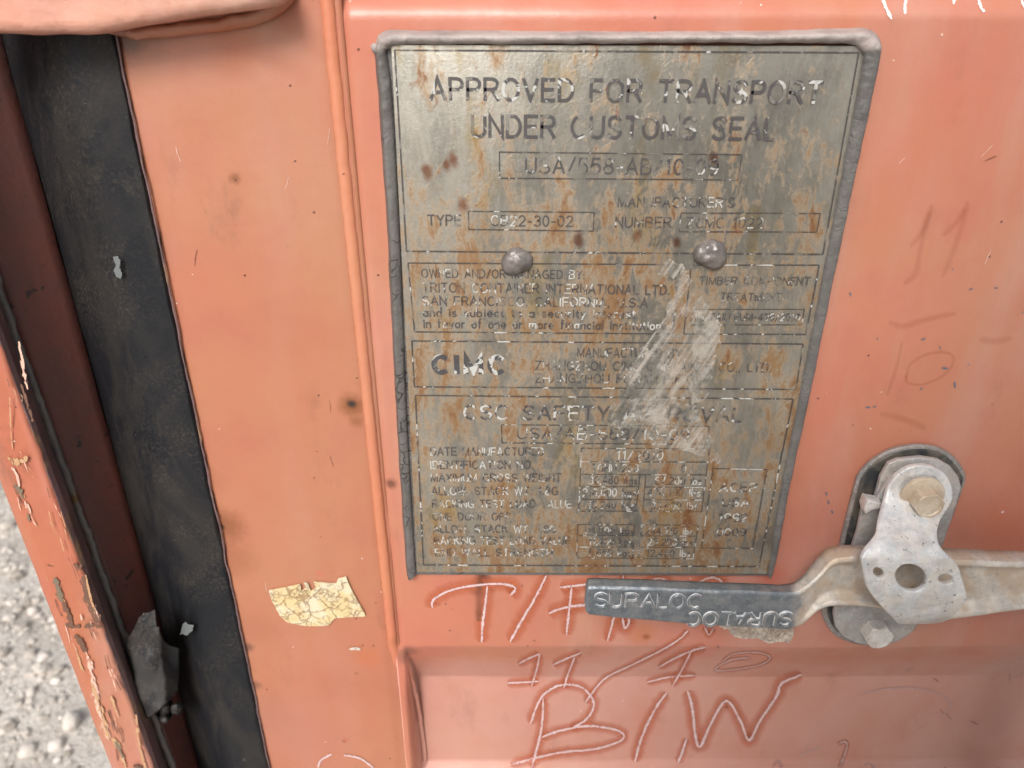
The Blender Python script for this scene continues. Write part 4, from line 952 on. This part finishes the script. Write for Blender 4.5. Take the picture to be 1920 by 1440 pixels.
# ------------------------------------------------------------------ ground
def _soil():
    s = N('dry_pale_gravelly_soil')
    a = s.noise(6, 6, .65); b = s.noise(70, 5, .7)
    c = s.mix(s.ramp(a, .35, .65), (.56, .505, .45), (.68, .63, .575))
    c = s.mix(s.mul(s.ramp(b, .45, .65), .6), c, (.36, .32, .285))
    return s.out(Base_Color=c, Roughness=.9, normal=s.bump(b, .01, 1, s.bump(s.noise(220, 4), .003)))
M['soil'] = _soil()
xs = np.concatenate([np.array([-400, -80, -20, -6]), np.arange(-3, 2, .02), np.array([4, 10, 40, 400])])
ys = np.concatenate([np.array([-400, -80, -20, -6]), np.arange(-1.5, 3.2, .02), np.array([5, 12, 60, 400])])
X, Y = np.meshgrid(xs, ys); Zg = np.zeros_like(X)
ins = (X > -3) & (X < 2) & (Y > -1.5) & (Y < 3.2)
for i, j in zip(*np.nonzero(ins)):
    Zg[i, j] = nz((X[i, j], Y[i, j], 0), 3)*.015+nz((X[i, j], Y[i, j], 1), 11)*.009+nz((X[i, j], Y[i, j], 2), 30)*.004
gr = link('ground', gridmesh(np.stack([X, Y, Zg], -1)), M['soil']); gr['kind'] = 'structure'
def gz(x, y): return nz((x, y, 0), 3)*.015+nz((x, y, 1), 11)*.009+nz((x, y, 2), 30)*.004
def _stone():
    s = N('pale_river_stone')
    isl = s.new('ShaderNodeNewGeometry').outputs['Random Per Island']
    c = s.mix(isl, (.27, .235, .20), (.66, .60, .54)); c = s.mix(s.mul(s.ramp(s.noise(60, 4), .5, .7), .4), c, (.36, .30, .25))
    return s.out(Base_Color=c, Roughness=.7, normal=s.bump(s.noise(150, 4), .002))
M['stone'] = _stone()
bmi = bmesh.new(); bmesh.ops.create_icosphere(bmi, subdivisions=2, radius=1); IV = np.array([v.co[:] for v in bmi.verts]); IF = [[v.index for v in f.verts] for f in bmi.faces]; bmi.free()
def stone_v(x, y, r, seed, el_=.62):
    a = random.uniform(0, 6.28); el_2 = random.uniform(.65, 1)
    v = IV*np.array([1, el_2, el_])
    v = np.sign(v)*np.abs(v)**.8*(1+.34*np.array([[nz(q, 1.5, seed)+.4*nz(q, 3., seed)] for q in IV]))
    c_, s_ = math.cos(a), math.sin(a)
    v = np.stack([v[:, 0]*c_-v[:, 1]*s_, v[:, 0]*s_+v[:, 1]*c_, v[:, 2]], 1)*r
    return v+np.array([x, y, gz(x, y)+r*el_*random.uniform(.15, .5)])
big = [(370, 1212, 28, .0), (300, 1320, 18, 0), (130, 1355, 16, 0), (215, 1430, 13, 0), (95, 1190, 12, 0)]
big = [(zx/2.743, 915+zy/2.743, rr) for zx, zy, rr in ((370, 1212, 17), (288, 1320, 12), (140, 1350, 13), (170, 640, 10), (230, 885, 10))]
labs = ['large smooth pale oval stone lying nearest the orange post', 'rounded grey white stone below the largest pale stone', 'roundish pale stone at the lower left of the gravel', 'small pale stone high up in the gravel strip', 'pale stone midway up the gravel beside the post']
placed = []
for (bx, by, rr), lb in zip(big, labs):
    g_ = G(bx, by); d = (g_-Vector((0, -D, ZC))).length; r_ = rr*d/F
    o = link('stone', mesh(stone_v(g_.x, g_.y, r_, rr, .7), IF), M['stone']); o.modifiers.new('s', 'SUBSURF').levels = 1; o.modifiers['s'].render_levels = 1
    solo(o, lb, 'stone', 'larger stones in the gravel'); placed.append((g_.x, g_.y, r_))
vs, fs = [], []; cnt = 0
def add(x, y, r_):
    global cnt
    if any((x-a)**2+(y-b)**2 < (q+r_)**2 for a, b, q in placed): return
    v = stone_v(x, y, r_, cnt*.37); base = len(vs); vs.extend(v.tolist()); fs.extend([[i+base for i in f] for f in IF]); cnt += 1
for _ in range(12000): add(random.uniform(-1.9, -.25), random.uniform(.2, 2.0), min(.020, .0016+random.expovariate(1/.0028)))
for _ in range(700): add(random.uniform(-1.5, 1.2), random.uniform(-1.2, .1), min(.03, .006+random.expovariate(1/.006)))
gv = link('gravel', mesh(vs, fs), M['stone'], None, False); gv['kind'] = 'stuff'

# ------------------------------------------------------------------ the photographer, unseen behind the camera, added to shade the door's lower right
def skin(name, J, E, mat, parent, sub=2):
    me = bpy.data.meshes.new('m'); ks = list(J); me.from_pydata([J[k][0] for k in ks], [(ks.index(a), ks.index(b)) for a, b in E], []); me.update()
    t = bpy.data.objects.new('t', me); COL.objects.link(t)
    t.modifiers.new('s', 'SKIN'); t.modifiers.new('u', 'SUBSURF').levels = sub
    for k, v in zip(ks, me.skin_vertices[0].data): r_ = J[k][1]; v.radius = r_ if hasattr(r_, '__len__') else (r_, r_); v.use_root = (k == ks[0])
    dg = bpy.context.evaluated_depsgraph_get(); dg.update()
    m2 = bpy.data.meshes.new_from_object(t.evaluated_get(dg)); bpy.data.objects.remove(t)
    return link(name, m2, mat, parent)
skn = N('skin').out(Base_Color=(.42, .24, .17), Roughness=.5); clo = N('dark_jacket_cloth').out(Base_Color=(.022, .024, .03), Roughness=.9); jea = N('dark_jeans').out(Base_Color=(.03, .04, .065), Roughness=.9); har = N('dark_hair').out(Base_Color=(.02, .013, .01), Roughness=.6)
ox, oy = .215, -.63
V_ = lambda x, y, z: (ox+x, oy+y, z)
J = {'pelvis': (V_(0, 0, .95), (.14, .10)), 'belly': (V_(0, 0, 1.1), (.13, .095)), 'chest': (V_(0, 0, 1.32), (.155, .105)), 'neck': (V_(0, .01, 1.47), .055), 'jaw': (V_(-.01, .05, 1.55), (.07, .08)), 'head': (V_(-.01, .04, 1.63), (.078, .095)), 'crown': (V_(-.01, .03, 1.70), (.06, .07))}
E_ = [('pelvis', 'belly'), ('belly', 'chest'), ('chest', 'neck'), ('neck', 'jaw'), ('jaw', 'head'), ('head', 'crown')]
for s_, q in ((-1, 'l'), (1, 'r')):
    J.update({'sh'+q: (V_(.19*s_, 0, 1.40), .06), 'el'+q: (V_(.245*s_, -.03, 1.12), .042), 'wr'+q: (V_(.26*s_, .01, .89), .027), 'pa'+q: (V_(.265*s_, .025, .81), (.018, .036)), 'hi'+q: (V_(.10*s_, 0, .88), .085), 'kn'+q: (V_(.12*s_, .02, .48), .055), 'an'+q: (V_(.13*s_, 0, .09), .038), 'to'+q: (V_(.15*s_, .15, .035), (.045, .03))})
    E_ += [('chest', 'sh'+q), ('sh'+q, 'el'+q), ('el'+q, 'wr'+q), ('wr'+q, 'pa'+q), ('pelvis', 'hi'+q), ('hi'+q, 'kn'+q), ('kn'+q, 'an'+q), ('an'+q, 'to'+q)]
    px_, py_, pz_ = J['pa'+q][0]
    for f_ in range(4):
        a, b, c_ = 'f%s%da' % (q, f_), 'f%s%db' % (q, f_), 'f%s%dc' % (q, f_); dy = .03-.02*f_; L_ = (.9, 1, .95, .78)[f_]
        J[a] = ((px_, py_+dy, pz_-.04), .0095); J[b] = ((px_-s_*.004, py_+dy, pz_-.04-.035*L_), .0088); J[c_] = ((px_-s_*.02, py_+dy, pz_-.04-.06*L_), .0075)
        E_ += [('pa'+q, a), (a, b), (b, c_)]
    J['t1'+q] = ((px_-s_*.005, py_+.042, pz_+.01), .011); J['t2'+q] = ((px_-s_*.012, py_+.055, pz_-.03), .009); E_ += [('pa'+q, 't1'+q), ('t1'+q, 't2'+q)]
per = skin('person', J, E_, skn, None, 1)
solo(per, 'unseen photographer in dark jacket and jeans, added behind the camera to cast shade', 'person')
up = {'chest': (J['chest'][0], (.175, .125)), 'belly': (J['belly'][0], (.155, .12)), 'hem': (V_(0, 0, .86), (.165, .13)), 'col': (V_(0, .005, 1.45), .075)}
ue = [('chest', 'belly'), ('belly', 'hem'), ('chest', 'col')]
for q in 'lr':
    up['sh'+q] = (J['sh'+q][0], .075); up['el'+q] = (J['el'+q][0], .058); up['wr'+q] = (J['wr'+q][0], .04); ue += [('chest', 'sh'+q), ('sh'+q, 'el'+q), ('el'+q, 'wr'+q)]
skin('jacket', up, ue, clo, per, 1)
lo = {'pelvis': (J['pelvis'][0], (.15, .11))}; le = []
for q in 'lr':
    for k, r_ in (('hi', .10), ('kn', .07), ('an', .055)): lo[k+q] = (J[k+q][0], r_)
    le += [('pelvis', 'hi'+q), ('hi'+q, 'kn'+q), ('kn'+q, 'an'+q)]
skin('trousers', lo, le, jea, per, 1)
skin('hair', {'a': (V_(-.01, .0, 1.62), (.085, .075)), 'b': (V_(-.01, .02, 1.71), (.075, .08))}, [('a', 'b')], har, per)
